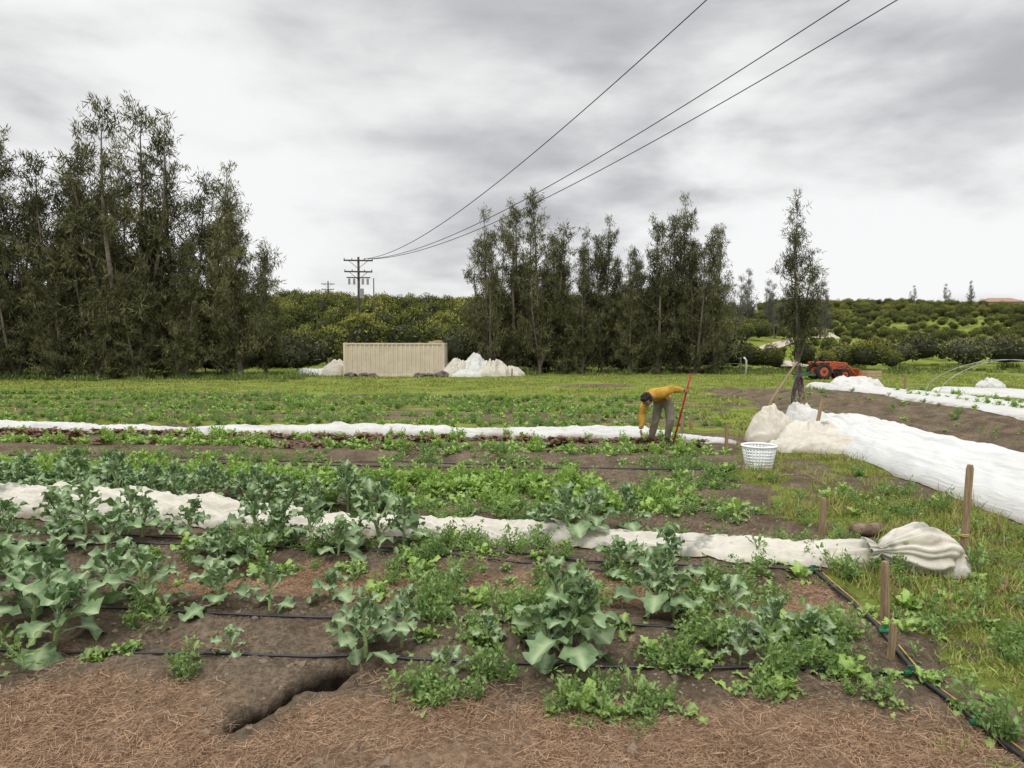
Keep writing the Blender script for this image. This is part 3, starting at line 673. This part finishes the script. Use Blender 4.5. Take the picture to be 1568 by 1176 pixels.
for (x,y,rx,ry,h,a_,sd,mt) in((5.35,12.35,.75,.45,.30,.1,7,M_clothT),(5.95,12.2,.6,.4,.26,-.2,8,M_clothT),(5.25,13.7,.5,.5,.60,.9,9,M_clothT),(5.75,13.1,.85,.6,.42,.4,10,M_clothB),(6.35,14.8,.5,.55,.65,1.2,12,M_cloth)):
    drape('bunched_row_cover',(x,y),rx,ry,h,a_,sd,mt)
addob('plastic_mulch_strip',fabric('plastic_mulch_strip',[(14.0,31.5),(15.4,26),(15.3,21),(14.6,17),(13.4,13)],[.5,1.3,1.5,1.5,1.5],[.2,.16,.14,.14,.14],M_cloth,22,.12,24,.05))
addob('plastic_mulch_strip',fabric('plastic_mulch_strip',[(18,28.5),(21,24),(21.5,20),(21,16)],[1.0,2.2,2.4,2.4],[.2,.2,.2,.2],M_cloth,25,.12,24,.05))
mp_=[(15.3+rng.normal(0,.1)+o-(24-y)*.06,y) for y in np.arange(16,27,.55) for o in(-.45,.45)]+[(21+rng.normal(0,.1),y) for y in np.arange(16,27,.7)]
scm=scatter('mulched_crop_row',[O(m) for m in greens],mp_,rng.uniform(0,6.28,len(mp_)),rng.uniform(.8,1.2,len(mp_)));scm.location.z=.14
for i,(x,y,s) in enumerate(((15.2,30.5,(1.0,.8,.6)),(16.3,31.5,(.8,.8,.45)),(21.6,30.8,(.6,.6,.45)),(14.6,29,(.8,.6,.4)))):
    drape('bunched_row_cover',(x,y),s[0],s[1],s[2],i*.7,30+i,M_cloth,50,110)
for i,(x,y,s) in enumerate(((-12.7,44.5,(1.5,.9,.55)),(-11.2,44.2,(1.1,.9,.95)),(-3.4,43.2,(1.2,.9,1.0)),(-2.3,43.5,(1.1,1.0,1.3)),(-1.1,43.3,(1.2,1.0,1.05)),(-.1,43.8,(1.1,.8,.6)),(-2.8,42.4,(1.1,.7,.4)),(-1.7,42.6,(.8,.5,.55)))):
    drape('discarded_cover_pile',(x,y),s[0],s[1],s[2],i*.5,50+i,M_clothT if i%3 else M_cloth,60,130)
b=Bd()
for (x0,x1,y,h) in((17.2,23.5,27.5,1.35),(18.2,25.5,30,1.3)):
    b.tube([(x0+(x1-x0)*t,y+t*.6,h*math.sin(math.pi*t)**.6) for t in np.linspace(0,1,28)],.013,6)
b.obj('tunnel_hoops',[M_steel])
# ------------------------------------------------------------------ hoses
def hose(name,pts,r,mat,step=.08,lift=.0):
    pts=np.array(pts,float);d=np.concatenate([[0],np.cumsum(np.hypot(*(pts[1:]-pts[:-1]).T))]);n=int(d[-1]/step)+2
    s=np.linspace(0,d[-1],n);x=np.interp(s,d,pts[:,0]);y=np.interp(s,d,pts[:,1])+.04*(fbm(s*.9,s*0+len(name),int(abs(pts[0,1])*10),3)-.45)*2
    z=H(x,y);z=np.convolve(np.pad(z,3,'edge'),np.ones(7)/7,'valid')+r+.006+lift
    b=Bd();b.tube(list(zip(x,y,z)),r,6);return b.obj(name,[mat],smooth=True)
hl=[[(-4.2,4.3),(-3.2,4.24),(-.5,4.03),(1.2,3.92),(2.33,3.87)],[(-4.2,4.85),(-3.1,4.78),(-1,4.58),(.6,4.42),(1.85,4.28)],[(-6,6.95),(-3,6.55),(-1,6.15),(1,5.75),(2.55,5.55)],[(-5,6.3),(-3,6.35),(-1,6.05),(1,5.6),(1.5,5.55)],[(-9,9.3),(-3,8.5),(0,8.05),(3.3,7.6)],[(-12,12.0),(-6,11.3),(0,10.7),(3.4,10.3)],[(-12,11.5),(-6,10.9),(0,10.3),(3.2,9.95)],[(-12,14.6),(-5,13.9),(3.5,12.9)]]
for h_ in hl: hose('drip_irrigation_hose',h_,.0095 if h_[0][1]<7 else .011,M_black)
M_yel=solid('yellow_hose',(.40,.31,.09),.6,.3,20)
hose('header_pipe',[(2.50,5.62),(2.52,5.0),(2.38,4.3),(2.33,3.8),(2.33,3.2),(2.36,2.3)],.014,M_black)
hose('yellow_header_hose',[(2.54,5.5),(2.56,5.0),(2.42,4.3),(2.375,3.8),(2.38,3.2),(2.41,2.3)],.005,M_yel,lift=.003)
M_gp=solid('green_plastic',(.02,.14,.06),.4,.2,10)
b=Bd()
for (x,y) in((2.33,3.87),(2.40,4.28),(2.50,5.55),(2.33,3.3)):
    z=gz(x,y)+.025;b.tube([(x-.05,y,z),(x+.03,y,z)],.014,8);b.tube([(x-.01,y,z),(x-.01,y,z+.035)],.008,8);b.box((x-.01,y,z+.038),(.04,.01,.009))
b.obj('hose_valves',[M_gp])
# ------------------------------------------------------------------ stakes
def stake(x,y,h,w,tilt=(0,0),rotz=.3,mat=M_wood):
    b=Bd();b.box((0,0,h/2-.06),(w,w,h+.12),0,(0,0,0),.93);b.box((0,0,h+.012),(w*.86,w*.86,.022),0,(0,0,0),.8)
    return b.obj('wooden_stake',[mat],loc=(x,y,gz(x,y)),rot=(tilt[0],tilt[1],rotz),bevel=.004)
for a in((3.80,5.67,.88,.045,(.02,.03)),(2.58,4.62,.40,.045,(0,-.04)),(3.13,6.8,.36,.05,(0,.03)),(2.30,4.05,.2,.035,(.03,.04)),(3.92,12.4,.45,.05,(0,0)),(3.75,15.0,.42,.06,(0,.05)),(4.05,15.4,.3,.05,(0,0)),(3.0,7.9,.3,.035,(0,0)),(6.0,13.5,.85,.055,(0,.22)),(-.0,42,.5,.08,(0,0)),(17.0,29.5,.6,.06,(0,0))):
    stake(*a)
b=Bd();b.tube([(3.79,5.67,.30),(3.6,5.70,.30),(3.3,5.74,.24),(3.14,5.75,.19)],.005,6);b.torus((3.8,5.67,.31),.036,.005,'z',16,6);b.torus((3.8,5.67,.322),.036,.005,'z',16,6)
b.obj('tie_rope',[M_yel],smooth=True)
b=Bd();b.tube([(-.17,0,.07),(-.08,.01,.075),(.05,0,.07),(.17,.02,.075)],[.06,.065,.062,.055],12);b.obj('cut_log',[solid('log_bark',(.20,.14,.10),.95,.5,10,bump=.8)],loc=(3.55,6.72,gz(3.55,6.72)),rot=(0,0,.25),smooth=True)
b=Bd();b.tube([(3.7,4.9,.03),(4.3,4.95,.04),(5.2,4.8,.05)],[.03,.045,.04],9);b.obj('fallen_branch',[M_bark],smooth=True)
b=Bd();b.tube([(5.25,14.6,0),(5.7,14.9,.75),(6.35,15.2,1.55)],[.03,.028,.02],8);b.tube([(6.75,15.3,0),(6.38,15.2,1.5)],[.03,.022],8)
b.obj('support_poles',[M_wood],smooth=True)
nu,nv=16,30;V=[]
for j in range(nv):
    for i in range(nu):
        u=i/(nu-1)-.5;v=j/(nv-1);w=.05+.20*min(1,v*1.8)-.08*v
        V.append((6.34+u*w+.05*math.sin(v*5)*v,15.12+.05*math.sin(u*17+v*4)+.03*math.cos(u*30),1.48-v*(.62-.24*math.sin(u*7+.9))))
F=[(j*nu+i,j*nu+i+1,(j+1)*nu+i+1,(j+1)*nu+i) for j in range(nv-1) for i in range(nu-1)]
o=addob('hanging_jacket',mkmesh('hanging_jacket',V,F,[solid('maroon_cloth',(.07,.045,.045),.9,.5,7,c2=(.17,.14,.13))],smooth=True));o.modifiers.new('s','SOLIDIFY').thickness=.02
# ------------------------------------------------------------------ basket
b=Bd();n=30
for k in range(n):
    a=2*math.pi*k/n;q=[]
    for t in(0,.5,1): r=.185+.065*t;q.append((r*math.cos(a),r*math.sin(a),.01+.35*t))
    b.tube(q,.009,4)
for t in np.linspace(0,.92,8): b.torus((0,0,.01+.35*t),.185+.065*t,.009,'z',30,5)
b.torus((0,0,.365),.252,.018,'z',36,8)
b.torus((0,0,.02),.185,.014,'z',36,8)
b.tube([(0,0,.008),(0,0,.014)],[.185,.185],30)
b.obj('plastic_basket',[solid('white_plastic',(.78,.79,.80),.4,.08,8)],loc=(3.77,10.35,gz(3.77,10.35)),smooth=True)
b=Bd();b.tube([(3.75,9.6,.06),(4.1,9.45,.12),(4.25,9.2,.03)],.010,6);b.obj('stick',[M_wood])
# ------------------------------------------------------------------ storage container
M_cont=solid('cream_painted_steel',(.56,.48,.37),.55,.12,1.5)
M_rust=solid('rusty_steel',(.30,.25,.17),.7,.4,6)
root=empty('storage_container',(-7.35,43.6,-.02),.02)
Lc,Wc,Hc=6.25,2.44,2.12
def corr(L,h,d=.045,pitch=.28):
    xs_=[];x=-L/2
    while x<L/2-1e-6:
        for dx,dd in((0,0),(.36,0),(.5,d),(.86,d)): 
            if x+dx*pitch<L/2: xs_.append((x+dx*pitch,dd))
        x+=pitch
    xs_.append((L/2,0));return xs_
def wall(name,L,loc,rz):
    pf=corr(L,Hc);V=[];F=[]
    for x,d in pf: V+=[(x,d,.12),(x,d,Hc-.1)]
    for i in range(len(pf)-1): F.append((2*i,2*i+2,2*i+3,2*i+1))
    b=Bd();b.add(V,F);return b.obj(name,[M_cont],parent=root,loc=loc,rot=(0,0,rz))
wall('front_wall',Lc-.3,(0,-Wc/2+.03,0),0);wall('back_wall',Lc-.3,(0,Wc/2-.03,0),math.pi);wall('side_wall',Wc-.2,(Lc/2-.04,0,0),math.pi/2);wall('side_wall_b',Wc-.2,(-Lc/2+.04,0,0),-math.pi/2)
b=Bd()
for sx in(-1,1):
    for sy in(-1,1):
        b.box((sx*(Lc/2-.07),sy*(Wc/2-.07),Hc/2),(.15,.15,Hc-.22));
        for z in(.06,Hc-.06): b.box((sx*(Lc/2-.085),sy*(Wc/2-.085),z),(.19,.19,.125))
for sy in(-1,1):
    b.box((0,sy*(Wc/2-.05),.07),(Lc-.36,.1,.13));b.box((0,sy*(Wc/2-.05),Hc-.06),(Lc-.36,.09,.1))
for sx in(-1,1): b.box((sx*(Lc/2-.05),0,Hc-.06),(.1,Wc-.36,.1));b.box((sx*(Lc/2-.05),0,.07),(.1,Wc-.36,.13))
b.box((0,0,Hc-.03),(Lc-.2,Wc-.2,.03))
b.obj('frame',[M_cont],parent=root,bevel=.01)
b=Bd();b.box((Lc/2-.5,0,Hc+.08),(.5,.9,.16));b.box((Lc/2-.6,-.5,Hc+.05),(.9,.1,.1));b.obj('roof_clutter',[M_rust],parent=root,bevel=.01)
for i,(x,s) in enumerate(((-9.9,.35),(-9.2,.3),(-8.6,.26),(-5.7,.33),(-5.1,.28),(-4.3,.4))):
    addob('boulder',clod('boulder',20+i,M_rock,3),(x,42.0,.08),(0,0,i),(s,s,s*.9))
# ------------------------------------------------------------------ tractor
M_or=solid('orange_paint',(.48,.10,.045),.5,.3,4);M_tyre=solid('tyre_rubber',(.03,.028,.027),.85,.3,12);M_dk=solid('dark_metal',(.05,.05,.055),.5,.3,8)
tr=empty('tractor',(18.2,39.0,0),.08);tr.scale=(.92,.92,.92)
def wheel(name,x,y,R,w):
    b=Bd();b.torus((x,y,R),R*.76,R*.24,'y',32,10,0,w/(R*.48))
    for k in range(20):
        a=2*math.pi*k/20
        for sy in(-1,1): b.box((x+R*.97*math.cos(a),y+sy*w*.24,R+R*.97*math.sin(a)),(.05,w*.45,.035),0,(sy*.0,-a,sy*.35))
    b.tube([(x,y-w*.3,R),(x,y+w*.3,R)],R*.55,20,1);b.tube([(x,y-w*.4,R),(x,y+w*.4,R)],R*.2,12,2)
    b.obj(name,[M_tyre,M_or,M_dk],parent=tr)
for i,y in enumerate((-.55,.55)): wheel('rear_wheel_%d'%(i+1),-.75,y,.50,.3);wheel('front_wheel_%d'%(i+1),.65,y*.9,.32,.2)
b=Bd();b.box((.38,0,.82),(1.05,.5,.38),0,(0,.05,0),.9);b.box((.92,0,.76),(.06,.46,.34),1);b.box((-.1,0,.5),(1.7,.3,.25),1);b.box((-.35,0,.72),(.55,.45,.2),0)
for s in(-1,1):
    b.box((-.75,s*.5,1.08),(.75,.28,.05),0);b.box((-.38,s*.5,.93),(.05,.28,.28),0,(0,.4,0));b.box((-1.1,s*.5,.98),(.05,.28,.2),0,(0,-.5,0))
b.box((-.72,0,.98),(.42,.42,.09),1);b.box((-.95,0,1.17),(.08,.4,.32),1,(0,-.15,0))
b.tube([(-.12,0,.95),(-.32,0,1.22)],.02,6,1);b.torus((-.33,0,1.23),.17,.016,'z',20,6,1)
b.tube([(.55,.18,.95),(.55,.18,1.3)],.025,8,1)
b.obj('body',[M_or,M_dk],parent=tr,bevel=.02)
b=Bd()
for s in(-1,1):
    b.tube([(-.15,s*.42,.45),(-.1,s*.42,1.1)],.05,6);b.tube([(-.1,s*.42,1.08),(.75,s*.42,1.0),(1.25,s*.42,.45),(1.45,s*.42,.25)],.05,6);b.tube([(.0,s*.42,.62),(.7,s*.42,.9)],.03,6,1)
b.box((1.5,0,.42),(.05,1.35,.5),0,(0,-.25,0));b.box((1.72,0,.17),(.5,1.35,.04),0,(0,.06,0))
for s in(-1,1): b.box((1.66,s*.67,.3),(.42,.03,.3),0)
b.obj('front_loader',[M_or,M_dk],parent=tr,bevel=.01)
b=Bd();b.box((-1.7,0,.3),(.9,1.2,.1));b.tube([(-1.2,0,.45),(-1.9,0,.35)],.04,6)
for k in range(5): b.tube([(-2.05,-.5+k*.25,.35),(-2.1,-.5+k*.25,.02)],.025,6)
b.obj('cultivator',[solid('green_paint',(.03,.12,.05),.5,.3)],parent=tr)
b=Bd()
for z in(.1,.27,.44): 
    for s in(-1,1): b.box((0,s*.38,z),(.9,.03,.13));b.box((s*.45,0,z),(.03,.72,.13))
for sx in(-1,1):
    for sy in(-1,1): b.box((sx*.41,sy*.35,.26),(.05,.04,.52))
b.obj('wooden_crate',[woodmat('crate_wood',(.45,.33,.2))],loc=(20.2,38.5,0),rot=(0,0,.2))
# ------------------------------------------------------------------ utility poles and wires
def upole(x,y,h,arms,transf=True,r=.16):
    g=gz(x,y);ro=empty('utility_pole',(x,y,g),.12)
    b=Bd();b.tube([(0,0,-.3),(0,0,h/2),(0,0,h)],[r,r*.85,r*.65],10);b.obj('pole',[M_pole],parent=ro,smooth=True)
    b=Bd()
    for z,w in arms:
        b.box((0,-.16,z),(w,.11,.13))
        for sx in(-1,1): b.tube([(0,-.16,z-.75),(sx*w*.32,-.16,z-.05)],.025,5)
        for q in(-.48,-.22,.22,.48): b.tube([(q*w,-.16,z+.05),(q*w,-.16,z+.16),(q*w,-.16,z+.24)],[.03,.06,.03],6,1)
    if transf:
        z=arms[-1][0]-1.1
        b.box((0,-.16,z+.55),(2.2,.1,.1))
        for sx in(-.85,-.4,.4,.85): b.tube([(sx,-.18,z-.1),(sx,-.18,z+.45)],[.11,.11],8,1)
        b.tube([(.3,-.3,z-1.4),(.3,-.3,z-.5)],.2,10,1)
    if arms: b.obj('crossarms',[M_pole,M_steel],parent=ro)
gp0=gz(-14.5,65)
upole(-14.5,65,10.3-gp0,[(9.95-gp0,2.7),(8.9-gp0,2.6)])
g2=gz(-16.1,80);upole(-16.1,80,9.8-g2,[],False,.09)
g3=gz(-34.8,130);upole(-34.8,130,14.2-g3,[(13.6-g3,2.4),(12.6-g3,2.2)],False)
def quad(y,a):
    (y0,z0),(y1,z1),(y2,z2)=a
    return z0*(y-y1)*(y-y2)/((y0-y1)*(y0-y2))+z1*(y-y0)*(y-y2)/((y1-y0)*(y1-y2))+z2*(y-y0)*(y-y1)/((y2-y0)*(y2-y1))
b=Bd()
for (xa,xb) in((-14.0,4.4),(-13.6,7.55),(-13.2,8.6)):
    P=[]
    for y in np.linspace(64.9,-10,70):
        x=xa+(xb-xa)*(64.9-y)/49.9
        P.append((x,y,quad(y,((64.9,10.1),(34.4,8.5),(15,9.5)))))
    b.tube(P,[.009+.018*max(0,p[1])/65 for p in P],5)
b.obj('power_lines',[M_wire],smooth=True)
# ------------------------------------------------------------------ fence
b=Bd()
for k in range(36):
    x=-44+k*2.1
    y=46.5 if x<-12 else 50.5
    if x<17: b.box((x,y,.55),(.08,.08,1.1),0,(0,0,.2*(k%3)))
for z in(.6,1.0):
    b.tube([(-44,46.5,z),(-13,46.5,z)],.014,5,1);b.tube([(-11.5,50.5,z),(17,50.5,z)],.014,5,1)
b.obj('field_fence',[woodmat('fence_post_wood',(.25,.21,.17)),M_steel])
b=Bd();b.tube([(15.6,45.5,0),(15.6,45.5,.95),(15.45,45.5,1.15)],.07,8);b.obj('standpipe',[solid('white_pvc',(.7,.7,.7),.5,.1)],smooth=True)
hx,hy=186,262;hz=gz(hx,hy)
hr_=empty('ridge_house',(hx,hy,hz-.3),-.1)
b=Bd();b.box((0,0,1.5),(13,8,3));b.obj('walls',[solid('stucco',(.5,.42,.34),.9,.1)],parent=hr_)
b=Bd();b.add([(-7,-4.6,2.9),(7,-4.6,2.9),(7,4.6,2.9),(-7,4.6,2.9),(-4,0,4.6),(4,0,4.6)],[(0,1,5,4),(1,2,5),(2,3,4,5),(3,0,4),(3,2,1,0)]);b.obj('roof',[solid('terracotta',(.30,.19,.15),.9,.2)],parent=hr_)
b=Bd()
for x in(-4.5,-1.5,1.5,4.5): b.box((x,-4.02,1.6),(1.3,.1,1.3))
b.obj('windows',[solid('glass_dark',(.03,.04,.05),.2,.1)],parent=hr_)
# ------------------------------------------------------------------ farm worker
M_jack=solid('mustard_jacket',(.44,.25,.035),.85,.3,9,bump=.4);M_trou=solid('khaki_trousers',(.22,.19,.15),.9,.3,8,bump=.4)
M_skin=solid('skin',(.30,.17,.11),.55,.1,10);M_hair=solid('dark_hair',(.014,.011,.010),.7,.4,30);M_boot=solid('boot_leather',(.06,.045,.035),.7,.3,10);M_mask=solid('grey_face_mask',(.20,.22,.25),.9,.2,20);M_redp=solid('red_painted_steel',(.38,.012,.018),.5,.2,8)
def skinmesh(name,J,E,R,root=0,sub=2):
    me=bpy.data.meshes.new(name);me.from_pydata(J,E,[]);o=bpy.data.objects.new(name,me);COL.objects.link(o)
    md=o.modifiers.new('skin','SKIN');md.use_smooth_shade=True
    sv=me.skin_vertices[0].data
    for i,r in enumerate(R):
        sv[i].radius=r if hasattr(r,'__len__') else (r,r);sv[i].use_root=(i==root)
    o.modifiers.new('sub','SUBSURF').levels=sub;o.modifiers['sub'].render_levels=sub
    dg=bpy.context.evaluated_depsgraph_get();dg.update()
    m2=bpy.data.meshes.new_from_object(o.evaluated_get(dg));bpy.data.objects.remove(o)
    for p in m2.polygons: p.use_smooth=True
    return m2
W0=Vector((2.80,12.85,gz(2.8,12.8)))
worker=empty('farm_worker',W0)
J=[(.10,.17,.82),(.04,.07,.92),(-.06,-.06,.95),(-.12,-.13,.94),(-.20,-.20,.91),(-.25,-.24,.88),
   (.03,-.25,1.00),(.14,-.24,1.06),(.26,-.20,1.05),(.40,-.13,1.02),
   (-.24,-.01,.87),(-.30,-.03,.78),(-.36,-.08,.56),(-.385,-.14,.29),
   (.17,.08,.78),(.19,-.03,.46),(.16,.09,.12),(.155,.11,.05),(.07,-.03,.035),
   (.01,.23,.78),(-.06,.10,.46),(-.12,.21,.12),(-.125,.23,.05),(-.22,.11,.035)]
E=[(0,1),(1,2),(2,3),(3,4),(4,5),(3,6),(6,7),(7,8),(8,9),(3,10),(10,11),(11,12),(12,13),(0,14),(14,15),(15,16),(16,17),(17,18),(0,19),(19,20),(20,21),(21,22),(22,23)]
R=[(.165,.14),(.16,.135),(.18,.145),(.165,.13),.07,.058,.095,.08,.066,.046,.095,.08,.066,.046,.115,.082,.066,.052,.042,.115,.082,.066,.052,.042]
me=skinmesh('body',J,E,R)
for m_ in(M_jack,M_trou,M_boot,M_skin): me.materials.append(m_)
em=[0,0,0,0,3,0,0,0,0,0,0,0,0,1,1,1,2,2,1,1,1,2,2]
for p in me.polygons:
    c=p.center;best=(9,0)
    for k,(a,b_) in enumerate(E):
        A=Vector(J[a]);B_=Vector(J[b_]);d=B_-A;t=max(0,min(1,(c-A).dot(d)/d.length_squared));q=(c-(A+d*t)).length-(R[a][0] if hasattr(R[a],'__len__') else R[a])*(1-t)*.8-(R[b_][0] if hasattr(R[b_],'__len__') else R[b_])*t*.8
        if q<best[0]: best=(q,k)
    mi=em[best[1]]
    if best[1]==0 and c.z<.80: mi=1
    p.material_index=mi
o=addob('body',me,parent=worker)
tx_=bpy.data.textures.new('cloth_folds','CLOUDS');tx_.noise_scale=.08
dm=o.modifiers.new('folds','DISPLACE');dm.texture=tx_;dm.strength=.035;dm.mid_level=.5
def hand(name,wr,dirv,palmn,curl,side):
    d=Vector(dirv).normalized();n=Vector(palmn);n=(n-d*n.dot(d)).normalized();s=d.cross(n)*side
    Jh=[];Eh=[];Rh=[]
    def A(p,r,par=None):
        Jh.append(tuple(p));Rh.append(r)
        if par is not None: Eh.append((par,len(Jh)-1))
        return len(Jh)-1
    w=Vector(wr);r0=A(w,.027);pm=A(w+d*.05,(.035,.02),r0)
    for k,(o_,L) in enumerate(((-.030,.062),(-.010,.075),(.010,.08),(.029,.07))):
        b0=A(w+d*.085+s*o_,.0115,pm);p=w+d*.085+s*o_;prev=b0
        for q in range(3):
            an=curl*(.5+.5*q);dd=(d*math.cos(an*(q+1)*.6)+n*math.sin(an*(q+1)*.6)).normalized();p=p+dd*L*(.45,.32,.25)[q];prev=A(p,(.010,.009,.008)[q],prev)
    t0=A(w+d*.03+s*.03+n*.005,.013,r0);t1=A(w+d*.06+s*.05+n*.025,.011,t0);A(w+d*.085+s*.045+n*.05,.009,t1)
    m_=skinmesh(name,Jh,Eh,Rh,0,1);m_.materials.append(M_skin);addob(name,m_,parent=worker)
hand('hand_on_pole',(.39,-.135,1.02),(.75,.1,-.1),(-.1,.9,.1),1.5,1)
hand('hand_reaching',(-.385,-.14,.29),(-.05,-.2,-1),(.6,-.2,0),.5,1)
def ball(bm,c,s,sub=3):
    r=bmesh.ops.create_icosphere(bm,subdivisions=sub,radius=1)
    for v in r['verts']: v.co=Vector((v.co.x*s[0],v.co.y*s[1],v.co.z*s[2]))+Vector(c)
    return r['verts']
bm=bmesh.new();ball(bm,(0,0,0),(.075,.094,.112),4)
for v in bm.verts:
    if v.co.z<-.03: v.co.x*=1+.35*(v.co.z+.03)/.08*.6;v.co.y=v.co.y*(1+.2*(v.co.z+.03)/.08)-.012*(-v.co.z-.03)/.08
    if v.co.y<-.07 and abs(v.co.z-.01)<.02 and abs(v.co.x)>.015 and abs(v.co.x)<.045: v.co.y+=.008
for sx in(-1,1): ball(bm,(sx*.076,.008,0),(.012,.02,.032),2)
ball(bm,(0,-.097,-.018),(.013,.02,.024),2);ball(bm,(0,-.088,-.055),(.024,.008,.008),2)
hm=bpy.data.meshes.new('head');bm.to_mesh(hm);bm.free()
for m_ in(M_skin,M_mask): hm.materials.append(m_)
for p in hm.polygons:
    p.use_smooth=True
    if p.center.z<-.02 and p.center.y<-.02: p.material_index=1
head=addob('head',hm,(-.315,-.29,.86),parent=worker,sc=1.12);head.rotation_euler=Euler((math.radians(52),0,math.radians(-40)),'XYZ')
bm=bmesh.new()
for sx in(-1,1): ball(bm,(sx*.03,-.082,.012),(.012,.008,.007),2)
em_=bpy.data.meshes.new('eyes');bm.to_mesh(em_);bm.free();em_.materials.append(M_hair);o=addob('eyes',em_);o.parent=head
bm=bmesh.new();ball(bm,(0,.012,.022),(.088,.103,.108),4)
for v in bm.verts:
    v.co+=v.co.normalized()*(.02*mn.noise(v.co*28)+.012*mn.noise(v.co*60))
    if v.co.y<-.03 and v.co.z<.055: v.co.y=v.co.y*.55;v.co.x*=.8
    if v.co.z<-.05: v.co.x*=.8;v.co.y=v.co.y*.8+.01
hh=bpy.data.meshes.new('hair');bm.to_mesh(hh);bm.free();hh.materials.append(M_hair)
o=addob('hair',hh);o.parent=head
b=Bd();b.tube([(3.01,12.72,.02),(3.26,12.75,1.02),(3.345,12.76,1.38)],.017,8,0)
b.obj('red_handled_hoe',[M_redp,M_dk],smooth=True)
b=Bd();b.box((3.0,12.71,.03),(.16,.03,.1),0,(0.2,.2,0));o=b.obj('hoe_blade',[M_dk]);o.parent=bpy.data.objects['red_handled_hoe']
# ------------------------------------------------------------------ sky and light
w=bpy.data.worlds.new('World');scene.world=w;w.use_nodes=True;nt=w.node_tree
for n in list(nt.nodes): nt.nodes.remove(n)
outw=nt.nodes.new('ShaderNodeOutputWorld')
EL,AZ=math.radians(52),math.radians(200)
sky=N(nt,'ShaderNodeTexSky',sky_type='NISHITA',sun_disc=False,sun_elevation=EL,sun_rotation=AZ)
tc=N(nt,'ShaderNodeTexCoord');d=N(nt,'ShaderNodeVectorMath',{0:tc.outputs['Generated']},operation='NORMALIZE').outputs[0]
sp=N(nt,'ShaderNodeSeparateXYZ',{0:d});zc=math_(nt,'MAXIMUM',sp.outputs[2],0)
inv=math_(nt,'DIVIDE',1,math_(nt,'ADD',zc,.30))
pr=N(nt,'ShaderNodeCombineXYZ',{0:math_(nt,'MULTIPLY',sp.outputs[0],inv),1:math_(nt,'MULTIPLY',sp.outputs[1],inv),2:math_(nt,'MULTIPLY',zc,3.0)}).outputs[0]
n1n=N(nt,'ShaderNodeTexNoise',{'Vector':pr,'Scale':1.45,'Detail':6,'Roughness':.5,'Distortion':.2});n1=n1n.outputs['Fac']
n2=N(nt,'ShaderNodeTexNoise',{'Vector':pr,'Scale':4.2,'Detail':5,'Roughness':.5,'Distortion':.2}).outputs['Fac']
dw=N(nt,'ShaderNodeVectorMath',{0:n1n.outputs['Color'],1:(.5,.5,.5)},operation='SUBTRACT').outputs[0]
dw=N(nt,'ShaderNodeVectorMath',{0:dw,'Scale':.6},operation='SCALE').outputs[0]
d2=N(nt,'ShaderNodeVectorMath',{0:d,1:dw},operation='ADD').outputs[0]
d2=N(nt,'ShaderNodeVectorMath',{0:d2},operation='NORMALIZE').outputs[0]
val=math_(nt,'ADD',.80,math_(nt,'MULTIPLY',math_(nt,'SUBTRACT',n1,.5),1.5))
val=math_(nt,'ADD',val,math_(nt,'MULTIPLY',math_(nt,'SUBTRACT',n2,.5),.6))
for (u,v,rad,amt) in((-.05,.42,24,-.24),(.12,.28,13,-.08),(.54,.48,17,-.20),(-.52,.22,18,.20),(-.28,.28,12,.12),(.62,.20,20,.20),(-.72,.38,12,-.16),(-.62,.54,12,.14),(.05,.10,14,.06)):
    q=Vector((u,1,v)).normalized()
    dt=N(nt,'ShaderNodeVectorMath',{0:d2,1:tuple(q)},operation='DOT_PRODUCT').outputs['Value']
    val=math_(nt,'ADD',val,mrange(nt,dt,math.cos(math.radians(rad)),1,0,amt))
val=mrange(nt,val,.26,1.02,.50,.96)
cl=mixc(nt,mrange(nt,val,.5,.82),(.96,.96,1.0,1),(1,1,1,1))
val=math_(nt,'MULTIPLY',val,mrange(nt,zc,.48,.85,1,2.5))
cc=N(nt,'ShaderNodeVectorMath',{0:cl,'Scale':math_(nt,'MULTIPLY',val,10)},operation='SCALE').outputs[0]
fin=mixc(nt,.96,sky.outputs[0],cc)
bg=N(nt,'ShaderNodeBackground',{'Color':fin,'Strength':.1});nt.links.new(bg.outputs[0],outw.inputs[0])
sl=bpy.data.lights.new('sun','SUN');sl.energy=1.5;sl.angle=math.radians(18);sl.color=(1,.97,.92)
so=bpy.data.objects.new('sun',sl);COL.objects.link(so)
sd=Vector((math.sin(AZ)*math.cos(EL),math.cos(AZ)*math.cos(EL),math.sin(EL)))
so.rotation_euler=(-sd).to_track_quat('-Z','Y').to_euler();so.location=(0,0,50)
cd=bpy.data.cameras.new('camera');cd.lens=24;cd.sensor_width=36;cd.clip_end=6000;cd.clip_start=.05
co=bpy.data.objects.new('camera',cd);COL.objects.link(co);co.location=(0,0,1.9);co.rotation_euler=(math.radians(90-3.18),0,0)
scene.camera=co
scene.view_settings.view_transform='Standard';scene.view_settings.look='None';scene.view_settings.exposure=0
